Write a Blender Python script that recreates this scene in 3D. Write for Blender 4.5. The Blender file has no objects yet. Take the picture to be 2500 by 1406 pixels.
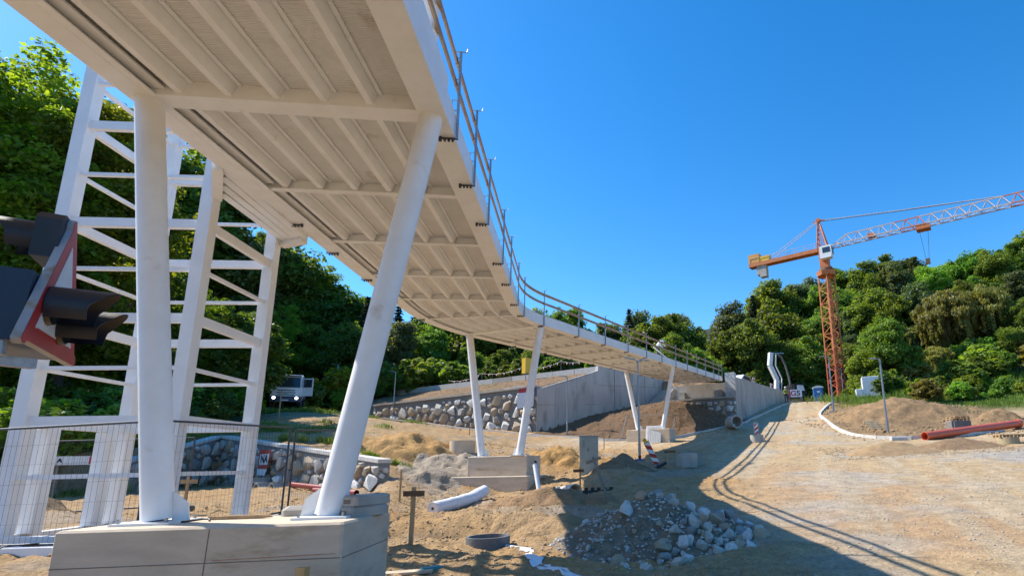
import bpy, bmesh, math, random
import numpy as np
from mathutils import Vector, Matrix

random.seed(7); RNG = np.random.default_rng(11)
scene = bpy.context.scene
COL = scene.collection
R = math.radians

# ------------------------------------------------------------------ camera
# world: x right, y away, z up, metres; the lens sits at the origin, the ground near it about 1.5 m lower
cam_d = bpy.data.cameras.new('camera'); cam = bpy.data.objects.new('camera', cam_d); COL.objects.link(cam)
T_, R_ = R(11.911), R(-1.369)
LR = Vector((1, 0, 0)); LU = Vector((0, -math.sin(T_), math.cos(T_))); FW = Vector((0, math.cos(T_), math.sin(T_)))
cx_ = LR*math.cos(R_) + LU*math.sin(R_); cy_ = -LR*math.sin(R_) + LU*math.cos(R_)
cam.matrix_world = Matrix((cx_, cy_, -FW)).transposed().to_4x4()
cam_d.sensor_fit = 'HORIZONTAL'; cam_d.sensor_width = 36
cam_d.lens = 1328.2/2500*36
cam_d.shift_x = -(1567.7-1250)/2500; cam_d.shift_y = (849.1-703)/2500
cam_d.clip_start = 0.05; cam_d.clip_end = 5000
scene.camera = cam

# ------------------------------------------------------------------ world, sun, exposure
SUN_EL = R(46.5); SUN_XY = Vector((-0.9613, 0.2756))          # direction towards the sun in plan
world = bpy.data.worlds.new('World'); scene.world = world; world.use_nodes = True
wn = world.node_tree.nodes; wl = world.node_tree.links
sky = wn.new('ShaderNodeTexSky'); sky.sky_type = 'NISHITA'; sky.sun_disc = False
sky.sun_elevation = SUN_EL; sky.sun_rotation = math.atan2(SUN_XY.x, SUN_XY.y)
sky.altitude = 300; sky.air_density = 1.0; sky.dust_density = 0.25; sky.ozone_density = 2.6
hsv = wn.new('ShaderNodeHueSaturation'); hsv.inputs['Saturation'].default_value = 1.38; hsv.inputs['Value'].default_value = 1.0
bg = wn['Background']; bg.inputs['Strength'].default_value = 0.145
wl.new(sky.outputs[0], hsv.inputs['Color']); wl.new(hsv.outputs[0], bg.inputs['Color'])
sun_d = bpy.data.lights.new('sun', 'SUN'); sun = bpy.data.objects.new('sun', sun_d); COL.objects.link(sun)
sun_d.energy = 4.3; sun_d.angle = R(0.53); sun_d.color = (1.0, 0.945, 0.86)
sdir = Vector((SUN_XY.x*math.cos(SUN_EL), SUN_XY.y*math.cos(SUN_EL), math.sin(SUN_EL)))
sun.rotation_euler = sdir.to_track_quat('Z', 'Y').to_euler(); sun.location = (-30, 10, 40)
scene.view_settings.view_transform = 'Standard'; scene.view_settings.look = 'None'
scene.view_settings.exposure = 0.82; scene.view_settings.gamma = 1.0
scene.render.engine = 'CYCLES'
scene.cycles.max_bounces = 6; scene.cycles.diffuse_bounces = 4; scene.cycles.transparent_max_bounces = 8

# ------------------------------------------------------------------ numpy noise
_tab = RNG.random((256, 256))
def vnoise(x, y):
    x = np.asarray(x, float); y = np.asarray(y, float)
    xi = np.floor(x).astype(int); yi = np.floor(y).astype(int)
    fx = x-xi; fy = y-yi; fx = fx*fx*(3-2*fx); fy = fy*fy*(3-2*fy)
    a = _tab[xi & 255, yi & 255]; b = _tab[(xi+1) & 255, yi & 255]
    c = _tab[xi & 255, (yi+1) & 255]; d = _tab[(xi+1) & 255, (yi+1) & 255]
    return (a*(1-fx)+b*fx)*(1-fy)+(c*(1-fx)+d*fx)*fy
def fbm(x, y, o=4, g=.5):
    s = 0; a = 1; t = 0
    for i in range(o):
        s = s+a*vnoise(x*2**i+17.3*i, y*2**i+9.1*i); t += a; a *= g
    return s/t-.5

# ------------------------------------------------------------------ mesh builder
class MB:
    def __init__(s): s.v = []; s.f = []
    def add(s, vs, fs):
        o = len(s.v); s.v += [tuple(v) for v in vs]; s.f += [tuple(i+o for i in f) for f in fs]; return s
    def box(s, c, d, rz=0, M=None):
        hx, hy, hz = d[0]/2, d[1]/2, d[2]/2
        vs = [Vector((x, y, z)) for z in (-hz, hz) for x, y in ((-hx, -hy), (hx, -hy), (hx, hy), (-hx, hy))]
        if M is not None: vs = [M @ v for v in vs]
        elif rz: m = Matrix.Rotation(rz, 3, 'Z'); vs = [m @ v for v in vs]
        c = Vector(c); vs = [v+c for v in vs]
        return s.add(vs, [(3, 2, 1, 0), (4, 5, 6, 7), (0, 1, 5, 4), (1, 2, 6, 5), (2, 3, 7, 6), (3, 0, 4, 7)])
    def bbox(s, c, d, b, rz=0):
        """box with bevelled vertical and top edges"""
        hx, hy, hz = d[0]/2, d[1]/2, d[2]/2; m = Matrix.Rotation(rz, 3, 'Z'); c = Vector(c)
        def ring(ix, z): 
            return [(-hx+ix+b, -hy+ix), (hx-ix-b, -hy+ix), (hx-ix, -hy+ix+b), (hx-ix, hy-ix-b), (hx-ix-b, hy-ix), (-hx+ix+b, hy-ix), (-hx+ix, hy-ix-b), (-hx+ix, -hy+ix+b)], z
        vs = []
        for ix, z in ((0, -hz), (0, hz-b), (b, hz)):
            r, z = ring(ix, z); vs += [m @ Vector((x, y, z))+c for x, y in r]
        fs = [tuple(range(7, -1, -1)), tuple(range(16, 24))]
        for k in (0, 8):
            for i in range(8): j = (i+1) % 8; fs.append((k+i, k+j, k+8+j, k+8+i))
        return s.add(vs, fs)
    def beam(s, p0, p1, w, h, up=(0, 0, 1), w1=None, h1=None):
        p0 = Vector(p0); p1 = Vector(p1); d = (p1-p0).normalized(); u = Vector(up)
        if abs(d.dot(u)) > .98: u = Vector((0, 1, 0))
        sx = d.cross(u).normalized(); u = sx.cross(d).normalized(); w1 = w1 or w; h1 = h1 or h
        vs = [p0+sx*a*w/2+u*b*h/2 for a, b in ((-1, -1), (1, -1), (1, 1), (-1, 1))]+[p1+sx*a*w1/2+u*b*h1/2 for a, b in ((-1, -1), (1, -1), (1, 1), (-1, 1))]
        return s.add(vs, [(3, 2, 1, 0), (4, 5, 6, 7), (0, 1, 5, 4), (1, 2, 6, 5), (2, 3, 7, 6), (3, 0, 4, 7)])
    def tube(s, p0, p1, r0, r1=None, n=10, caps=True):
        return s.path([p0, p1], [r0, r1 if r1 is not None else r0], n, caps)
    def path(s, pts, rs, n=8, caps=True):
        pts = [Vector(p) for p in pts]
        if not hasattr(rs, '__len__'): rs = [rs]*len(pts)
        o = len(s.v); u = None
        for i, p in enumerate(pts):
            d = (pts[min(i+1, len(pts)-1)]-pts[max(i-1, 0)]).normalized()
            if u is None: u = d.orthogonal().normalized()
            else: u = (u-d*u.dot(d)).normalized()
            w = d.cross(u)
            for k in range(n):
                a = 2*math.pi*k/n; s.v.append(tuple(p+(u*math.cos(a)+w*math.sin(a))*rs[i]))
        for i in range(len(pts)-1):
            for k in range(n):
                a = o+i*n+k; b = o+i*n+(k+1) % n; s.f.append((a, b, b+n, a+n))
        if caps: s.f.append(tuple(o+k for k in range(n-1, -1, -1))); s.f.append(tuple(o+(len(pts)-1)*n+k for k in range(n)))
        return s
    def ring(s, c, ro, ri, h, n=24, M=None):
        """open concrete ring / pipe along local z"""
        c = Vector(c); o = len(s.v)
        for r, z in ((ro, 0), (ro, h), (ri, h), (ri, 0)):
            for k in range(n):
                a = 2*math.pi*k/n; v = Vector((r*math.cos(a), r*math.sin(a), z))
                s.v.append(tuple((M @ v if M is not None else v)+c))
        for q in range(4):
            for k in range(n):
                a = o+q*n+k; b = o+q*n+(k+1) % n; q2 = (q+1) % 4
                s.f.append((a, b, o+q2*n+(k+1) % n, o+q2*n+k))
        return s
    def prism(s, poly, z0, z1):
        n = len(poly); z0 = z0 if hasattr(z0, '__len__') else [z0]*n; z1 = z1 if hasattr(z1, '__len__') else [z1]*n
        vs = [(x, y, z0[i]) for i, (x, y) in enumerate(poly)]+[(x, y, z1[i]) for i, (x, y) in enumerate(poly)]
        return s.add(vs, [tuple(range(n-1, -1, -1)), tuple(range(n, 2*n))]+[(i, (i+1) % n, n+(i+1) % n, n+i) for i in range(n)])
    def extr(s, poly, o, ex, ey, ez):
        """extrude a 2-D outline: point o + a*ex + b*ey, thickness ez (vector)"""
        o = Vector(o); ex = Vector(ex); ey = Vector(ey); ez = Vector(ez); n = len(poly)
        vs = [o+ex*a+ey*b for a, b in poly]; vs += [v+ez for v in vs]
        return s.add(vs, [tuple(range(n-1, -1, -1)), tuple(range(n, 2*n))]+[(i, (i+1) % n, n+(i+1) % n, n+i) for i in range(n)])
    def sweep(s, path, prof, closed=True):
        """prof: list of (offset right, height); path: list of (x,y,z,heading)"""
        n = len(prof); o = len(s.v)
        for x, y, z, h in path:
            c, sn = math.cos(h), math.sin(h)
            for a, b in prof: s.v.append((x+a*c, y-a*sn, z+b))
        for i in range(len(path)-1):
            for k in range(n if closed else n-1):
                a = o+i*n+k; b = o+i*n+(k+1) % n; s.f.append((a, b, b+n, a+n))
        if closed: s.f.append(tuple(o+k for k in range(n-1, -1, -1))); s.f.append(tuple(o+(len(path)-1)*n+k for k in range(n)))
        return s

def mesh_of(mb, name):
    me = bpy.data.meshes.new(name); me.from_pydata(mb.v, [], mb.f); me.validate(); me.update()
    bm = bmesh.new(); bm.from_mesh(me); bmesh.ops.recalc_face_normals(bm, faces=bm.faces); bm.to_mesh(me); bm.free()
    return me
def obj(name, mb, mat, parent=None, smooth=None, world=True, loc=None):
    """one mesh object; mb in world coordinates is moved into the parent's frame"""
    me = mb if isinstance(mb, bpy.types.Mesh) else mesh_of(mb, name)
    o = bpy.data.objects.new(name, me); COL.objects.link(o)
    if mat is not None and not me.materials: me.materials.append(mat)
    if parent is not None:
        o.parent = parent
        if world: o.matrix_parent_inverse = root_matrix(parent).inverted()
    if smooth:
        me.polygons.foreach_set('use_smooth', [True]*len(me.polygons))
        if smooth != 'all': me.set_sharp_from_angle(angle=R(smooth))
    if loc is not None: o.location = loc
    return o
def root_matrix(o):
    m = Matrix.LocRotScale(o.location, o.rotation_euler, o.scale)
    if o.parent: m = root_matrix(o.parent) @ o.matrix_parent_inverse @ m
    return m
def tag(o, label, cat, group=None, kind=None):
    o['label'] = label
    if cat: o['category'] = cat
    if group: o['group'] = group
    if kind: o['kind'] = kind
    return o
def thing(name, label, cat, loc=(0, 0, 0), rz=0, group=None, rot=None):
    o = bpy.data.objects.new(name, None); COL.objects.link(o); o.empty_display_size = .1
    o.location = loc; o.rotation_euler = rot or (0, 0, rz); tag(o, label, cat, group); return o
def struct(o, label=None):
    o['kind'] = 'structure'
    if label: o['label'] = label
    return o
def copy_tree(o, parent=None):
    c = o.copy(); COL.objects.link(c)
    if parent is not None: c.parent = parent
    for ch in list(o.children): copy_tree(ch, c)
    return c

# ------------------------------------------------------------------ materials
def nd(nt, t, **k):
    n = nt.nodes.new(t)
    for a, b in k.items():
        if a in n.inputs.keys() if False else False: pass
        setattr(n, a, b)
    return n
MATS = {}
def M(name, c1, c2=None, rough=.7, scale=6., metal=0., bump=0., bscale=None, contrast=(.35, .65), detail=5., spec=.5, coat=0., stain=None, coords='Object', stretch=None, dist=.02):
    """principled material: two colours mixed by noise, optional second stain layer and noise bump"""
    if name in MATS: return MATS[name]
    m = bpy.data.materials.new(name); m.use_nodes = True; nt = m.node_tree; b = nt.nodes['Principled BSDF']; L = nt.links.new
    b.inputs['Roughness'].default_value = rough; b.inputs['Metallic'].default_value = metal
    b.inputs['Specular IOR Level'].default_value = spec; b.inputs['Coat Weight'].default_value = coat
    tc = nt.nodes.new('ShaderNodeTexCoord'); vec = tc.outputs[coords]
    if stretch:
        mp = nt.nodes.new('ShaderNodeMapping'); mp.inputs['Scale'].default_value = stretch; L(vec, mp.inputs['Vector']); vec = mp.outputs[0]
    def noise(sc, de=detail):
        n = nt.nodes.new('ShaderNodeTexNoise'); n.inputs['Scale'].default_value = sc; n.inputs['Detail'].default_value = de; n.inputs['Roughness'].default_value = .6; L(vec, n.inputs['Vector']); return n
    def ramp(a, lo, hi):
        r = nt.nodes.new('ShaderNodeMapRange'); r.inputs['From Min'].default_value = lo; r.inputs['From Max'].default_value = hi; L(a, r.inputs['Value']); return r.outputs[0]
    col = None
    if c2 is None: b.inputs['Base Color'].default_value = (*c1, 1)
    else:
        n = noise(scale); f = ramp(n.outputs['Fac'], *contrast)
        mx = nt.nodes.new('ShaderNodeMix'); mx.data_type = 'RGBA'; mx.inputs['A'].default_value = (*c1, 1); mx.inputs['B'].default_value = (*c2, 1); L(f, mx.inputs['Factor']); col = mx.outputs['Result']
        if stain:
            sc, lo, hi, sccol, ssc = stain['col'], stain['lo'], stain['hi'], stain['col'], stain['scale']
            n2 = noise(ssc, 6.); f2 = ramp(n2.outputs['Fac'], lo, hi)
            mx2 = nt.nodes.new('ShaderNodeMix'); mx2.data_type = 'RGBA'; L(f2, mx2.inputs['Factor']); L(col, mx2.inputs['A']); mx2.inputs['B'].default_value = (*sccol, 1); col = mx2.outputs['Result']
        L(col, b.inputs['Base Color'])
    if bump:
        n3 = noise(bscale or scale*3, 6.); bp = nt.nodes.new('ShaderNodeBump'); bp.inputs['Strength'].default_value = bump; bp.inputs['Distance'].default_value = dist; L(n3.outputs['Fac'], bp.inputs['Height']); L(bp.outputs[0], b.inputs['Normal'])
    MATS[name] = m; return m

# ------------------------------------------------------------------ terrain heights (surveyed spot heights: x, y, z)
SPOT = [(5.0, 6.0, -1.64),(0.0, 6.0, -1.78),(12.0, 6.0, -1.44),(25.0, 8.0, -0.99),(2.0, 11.0, -1.47),(8.0, 12.0, -1.24),(15.0, 14.0, -0.91),(26.0, 15.0, -0.53),(4.0, 18.0, -0.91),(10.0, 20.0, -0.57),(18.0, 22.0, 
-0.15),(30.0, 24.0, 0.38),(1.5, 24.0, -0.41),(5.0, 28.0, 0.13),(12.0, 30.0, 0.57),(20.0, 28.0, 0.55),(32.0, 34.0, 1.66),(3.0, 36.0, 1.13),(10.0, 38.0, 1.62),(14.0, 44.0, 2.72),(22.0, 38.0, 1.96),(32.0, 42.0, 
2.88),(16.0, 50.0, 3.88),(8.0, 44.0, 2.55),(19.7, 61.0, 6.29),(16.78, 63.0, 6.34),(17.4, 61.0, 6.21),(22.5, 66.0, 5.7),(26.0, 72.0, 5.4),(24.0, 90.0, 7.5),(18.0, 66.0, 5.9),(14.0, 80.0, 8.0),(5.0, 70.0, 8.2),(26.0, 
105.0, 14.0),(45.0, 110.0, 22.0),(72.0, 100.0, 25.0),(55.0, 80.0, 16.0),(40.0, 66.0, 10.0),(34.0, 54.0, 6.0),(50.0, 60.0, 10.0),(60.0, 45.0, 7.0),(45.0, 40.0, 3.5),(100.0, 120.0, 36.0),(10.0, 110.0, 12.0),(-10.0, 100.0, 
12.0),(60.0, 25.0, 1.0),(90.0, 60.0, 14.0),(19.99, 46.0, 4.24),(19.83, 52.0, 4.47),(27.37, 50.0, 4.66),(36.66, 56.0, 5.92),(20.49, 40.0, 2.12),(-5.0, 9.0, -1.55),(-3.0, 9.5, -1.6),(-2.0, 14.0, -1.45),(-5.0, 14.0, 
-1.3),(-3.0, 4.0, -1.5),(-9.0, 4.0, -1.3),(-3.0, 18.0, -1.2),(-7.33, 17.5, -1.21),(-6.5, 20.0, -1.07),(-4.39, 18.5, -1.16),(-9.7, 21.5, -0.48),(-10.07, 26.0, 0.41),(-9.75, 29.0, 0.95),(-12.0, 41.0, 2.29),(-4.99, 38.8, 
1.36),(-8.77, 44.8, 2.4),(-15.46, 49.0, 3.27),(-22.63, 52.8, 4.37),(-27.41, 55.2, 4.82),(-17.24, 45.0, 3.34),(-28.2, 52.0, 4.99),(-15.02, 30.0, 1.43),(-5.13, 31.0, 0.78),(-3.86, 30.0, 0.51),(-1.59, 29.0, 0.33),(-3.21, 
19.5, -1.05),(-23.59, 30.6, 1.96),(-16.76, 25.8, 1.22),(-12.12, 22.6, 0.6),(-9.99, 21.0, 0.25),(-24.84, 36.0, 2.67),(-24.68, 40.0, 3.67),(-29.87, 45.0, 4.82),(-28.82, 38.0, 3.1),(-32.81, 38.0, 3.11),(-37.87, 46.0, 
5.27),(-31.44, 55.0, 5.73),(-6.11, 47.5, 3.49),(-4.11, 50.0, 4.44),(-1.86, 52.5, 5.15),(1.67, 55.5, 5.73),(4.81, 49.5, 5.15),(-2.86, 41.3, 1.79),(2.38, 41.5, 1.91),(0.53, 41.5, 2.02),(3.06, 46.0, 4.3),(5.77, 46.0, 
3.2),(8.27, 50.2, 3.71),(-70.0, 68.0, 17.0),(-80.0, 50.0, 15.0),(-62.0, 46.0, 9.0),(-60.0, 85.0, 17.0),(-54.0, 78.0, 12.0),(-32.0, 24.0, 0.6),(-29.0, 33.0, 2.2),(-31.0, 45.0, 4.6),(-25.0, 60.0, 6.0),(-50.0, 40.0, 
4.0),(-46.0, 66.0, 8.0),(-20.0, 80.0, 9.0),(-5.0, 64.0, 8.4),(-35.0, 20.0, 1.0),(-20.0, 8.0, -0.6),(-35.0, 0.0, 0.0),(0.0, -15.0, -1.8),(-20.0, -15.0, -1.0),(25.0, -15.0, -1.3),(0.0, 150.0, 25.0),(80.0, 200.0, 
55.0),(-80.0, 150.0, 30.0),(200.0, 200.0, 60.0),(200.0, 60.0, 30.0),(-200.0, 60.0, 25.0),(-200.0, 200.0, 60.0),(150.0, 0.0, 8.0),(-150.0, -20.0, 10.0)]
SPOT_UP = [(-28.07, 56.5, 6.21),(-20.7, 52.6, 6.48),(-14.6, 49.4, 6.54),(-9.36, 46.6, 6.49),(-6.32, 49.0, 7.45),(-4.2, 51.0, 8.48),(-33.25, 66.0, 8.71),(-24.22, 61.4, 8.64),(-17.06, 57.6, 8.59),(-9.82, 53.9, 
8.59),(-4.47, 51.4, 8.71),(-34.79, 63.0, 7.77),(-20.0, 70.0, 9.4),(-5.0, 70.0, 9.3),(-30.0, 72.0, 9.2),(8.0, 56.0, 7.7),(12.0, 61.0, 7.3),(15.0, 67.0, 7.1),(5.0, 66.0, 8.2),(4.0, 57.0, 7.9),(-44.0, 68.0, 8.0)]
def tps(P,reg=.02):
    P=np.array(P,float);X=P[:,:2]/10;n=len(P)
    def k(d2): return np.where(d2>0,.5*d2*np.log(d2+1e-12),0)
    D=((X[:,None]-X[None])**2).sum(2);A=np.zeros((n+3,n+3));A[:n,:n]=k(D)+reg*np.eye(n);A[:n,n]=1;A[:n,n+1:]=X;A[n,:n]=1;A[n+1:,:n]=X.T
    w=np.linalg.solve(A,np.r_[P[:,2],0,0,0])
    def f(x,y):
        x=np.asarray(x,float)/10;y=np.asarray(y,float)/10;o=w[n]+w[n+1]*x+w[n+2]*y
        for i in range(n): o=o+w[i]*k((x-X[i,0])**2+(y-X[i,1])**2)
        return o
    return f
fL=tps(SPOT);fU=tps(SPOT_UP,.1)
def ss(a,b,x): t=np.clip((x-a)/(b-a),0,1);return t*t*(3-2*t)
def sd(x,y,pts):
    """signed distance-ish to polyline (positive = left of the direction), and param"""
    best=np.full(np.shape(x),1e9);sg=np.zeros(np.shape(x))
    for (ax,ay),(bx,by) in zip(pts[:-1],pts[1:]):
        dx,dy=bx-ax,by-ay;l2=dx*dx+dy*dy;t=np.clip(((x-ax)*dx+(y-ay)*dy)/l2,0,1)
        d=np.hypot(x-ax-t*dx,y-ay-t*dy);c=dx*(y-ay)-dy*(x-ax)
        m=d<best-1e-9;best=np.where(m,d,best);sg=np.where(m,np.sign(c),sg)
    return best*sg
CUT=[(-28,-4),(-27.5,19),(-22.3,23.5),(-23.2,30.15),(-10.0,20.9),(-8.6,19.4),(-7.2,15),(-6.6,9.5),(-6.2,-4)]   # levelled yard in front of the left wall
SW=[(-60,72),(-28,56.25),(-9.05,46.0),(-4.4,50.7),(1.5,56.1),(3.4,54.6),(8.4,52.5),(8.75,50.9),(16.75,64),(17.6,68.5),(20,95),(20,400),(-60,400)]  # upper level behind the walls
def cut(x,y): return -1.02+.03*(y-12)+.01*(x+10)
def inpoly(x,y,P):
    r=np.zeros(np.shape(x),bool);j=len(P)-1
    for i in range(len(P)):
        xi,yi=P[i];xj,yj=P[j]
        r^=((yi>y)!=(yj>y))&(x<(xj-xi)*(y-yi)/(yj-yi+1e-12)+xi);j=i
    return r
def pd(x,y,P):
    d=np.abs(sd(x,y,list(P)+[P[0]]));return np.where(inpoly(x,y,P),d,-d)
def H(x,y):
    x=np.asarray(x,float);y=np.asarray(y,float)
    l=fL(x,y)
    w=.28+2.4*ss(-10.4,-8.2,x)+3*ss(-23.4,-25.,x)
    m=ss(-.5,.5,pd(x,y,CUT)/w+np.where(w<.4,.75,0.))
    l=l+(cut(x,y)-l)*m
    m2=ss(.12,.42,pd(x,y,SW))
    uu=fU(x,y);far=ss(66,85,y)
    uu=uu*(1-far)+np.maximum(l,9)*far
    far2=ss(16,20,x)*ss(66,75,y);m2=m2*(1-far2)
    return l+(uu-l)*m2

# local heaps and hollows: x, y, radius x, radius y, height
BUMPS = [(-6.4, 22.2, 2.4, .75, -.38), (-1.2, 22.6, 1.5, 1.0, .42), (-2.9, 20.6, .9, .7, -.32), (-.3, 25.6, 1.0, 1.0, .3), (-4.6, 26.5, 1.6, 1.4, .35), (-3.2, 15.6, 2.2, .5, .22),
         (-4.6, 12.7, 1.9, .5, -.38), (-3.6, 13.8, 1.6, .5, .30), (-2.6, 17.2, 1.5, .9, .28), (-9.4, 24.8, 2.0, 1.2, -.3), (21, 45, 4.5, 3, .3), 
         (-13.2, 11.5, 1.6, .9, .35), (2.6, 46.6, 2.6, 1.6, .35), (24, 37.5, 3.0, 1.2, .35), (27, 52, 5, 3, .5), (-3.2, 29.6, 1.0, .7, .25), (-11.6, 27.5, 2.2, 1.6, .3)]
KERB_L = [(-29.0, 55.2), (-22.4, 51.4), (-15.6, 47.7), (-9.2, 44.5), (-5.6, 42.4), (-2.8, 40.75), (-.4, 40.1), (2.36, 40.8), (6.04, 43.4), (8.4, 47.0), (10.2, 51.2), (13.6, 56.4), (17.4, 61.6), (18.9, 63.4)]
KERB_R = [(21.6, 60.2), (18.4, 55.0), (16.2, 50.2), (15.3, 47.2), (14.6, 43.4), (13.9, 38.6), (13.75, 35.6), (14.6, 33.6), (16.4, 32.6), (19.5, 33.2), (23.0, 34.6)]
def crom(P, step):
    """Catmull-Rom line through P resampled every `step` metres"""
    P = [Vector((*p, 0)) for p in P]; Q = [P[0]*2-P[1]]+P+[P[-1]*2-P[-2]]; o = []
    for i in range(1, len(Q)-2):
        for t in np.linspace(0, 1, 24, endpoint=False):
            a, b, c, d = Q[i-1:i+3]
            o.append(.5*((2*b)+(c-a)*t+(2*a-5*b+4*c-d)*t*t+(3*b-a-3*c+d)*t**3))
    o.append(P[-1]); r = [o[0]]; acc = 0
    for p, q in zip(o[:-1], o[1:]):
        l = (q-p).length
        while acc+l >= step: k = (step-acc)/l; p = p.lerp(q, k); r.append(p.copy()); l = (q-p).length; acc = 0
        acc += l
    return [(p.x, p.y) for p in r]
KL = crom(KERB_L, 1.0); KR = crom(KERB_R, 1.0)
BED = KERB_L[3:11]+[(8.3, 50), (1.6, 53), (1.5, 56), (-4.3, 50.7), (-9, 46)]
ISLE = KERB_R+[(27, 37), (30, 46), (33, 56), (24, 63)]
def edge_d(x, y, P):
    return np.abs(sd(x, y, list(P)+[P[0]]))
def zones(x, y):
    """material weights: road, bed, isle, bank(upper slope), grey rubble, forest, grass"""
    x = np.asarray(x, float); y = np.asarray(y, float)
    n = fbm(x*.35, y*.35, 4)*2; n2 = fbm(x*1.3+40, y*1.3, 4)*2
    def soft(P, w): d = edge_d(x, y, P); s = np.where(inpoly(x, y, P), d, -d); return ss(-w, w, s+n2*w*.9)
    bed = soft(BED, .25); isle = soft(ISLE, .4)
    up = ss(0, .4, pd(x, y, SW)-.1)
    road = ss(1.2, 3.2, x-1.2+n*1.6+(y-20)*-.03)*(1-isle)*(1-bed)*(1-up)
    road = np.maximum(road, ss(31.5, 36, y+n*2)*(1-isle)*(1-bed)*(1-up)*ss(-9, -4, x))
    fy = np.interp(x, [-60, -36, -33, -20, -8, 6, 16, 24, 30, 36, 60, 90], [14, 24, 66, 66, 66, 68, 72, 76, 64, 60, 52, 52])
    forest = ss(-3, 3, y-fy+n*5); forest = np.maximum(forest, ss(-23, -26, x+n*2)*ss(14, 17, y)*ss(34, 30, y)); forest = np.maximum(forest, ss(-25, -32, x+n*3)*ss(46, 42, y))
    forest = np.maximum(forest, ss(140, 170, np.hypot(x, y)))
    grass = ss(22, 26, x+n*4)*ss(43, 48, y+n*4)*(1-forest)
    grass = np.maximum(grass, ss(.25, .6, n+n2*.5)*ss(-8, -12, x)*ss(23, 27, y)*.6)
    grey = np.clip(ss(.05, .5, n+n2*.5), 0, 1)*.7
    return road, bed, isle, up, grey, forest, grass, n, n2
def rough_h(x, y):
    road, bed, isle, up, grey, forest, grass, n, n2 = zones(x, y)
    amp = .10*(1-road)*(1-up)+.02*road+.05*up+.15*bed+.12*isle+.10*ss(-18, -13, x)*ss(-1, -4, x)*ss(18, 22, y)*ss(40, 34, y)
    h = fbm(x*1.1, y*1.1, 5, .55)*2*amp+(fbm(x*.4+9, y*.4, 3))*.22*(1-road)*(1-bed)*(1-up)
    lum = np.clip(fbm(x*4.5, y*4.5, 3)*2, 0, 1)*.10*(1-road)
    rut = np.sin((x-.32*y)*3.3+n*1.5)*.012*road
    return h+lum+rut
def HG(x, y):
    x = np.asarray(x, float); y = np.asarray(y, float)
    h = H(x, y)
    for bx, by, rx, ry, a in BUMPS: h = h+a*np.exp(-((x-bx)/rx)**2-((y-by)/ry)**2)
    near = ss(200, 60, np.hypot(x, y))
    return h+rough_h(x, y)*near
def gz(x, y): return float(HG(np.array([x]), np.array([y]))[0])

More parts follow.
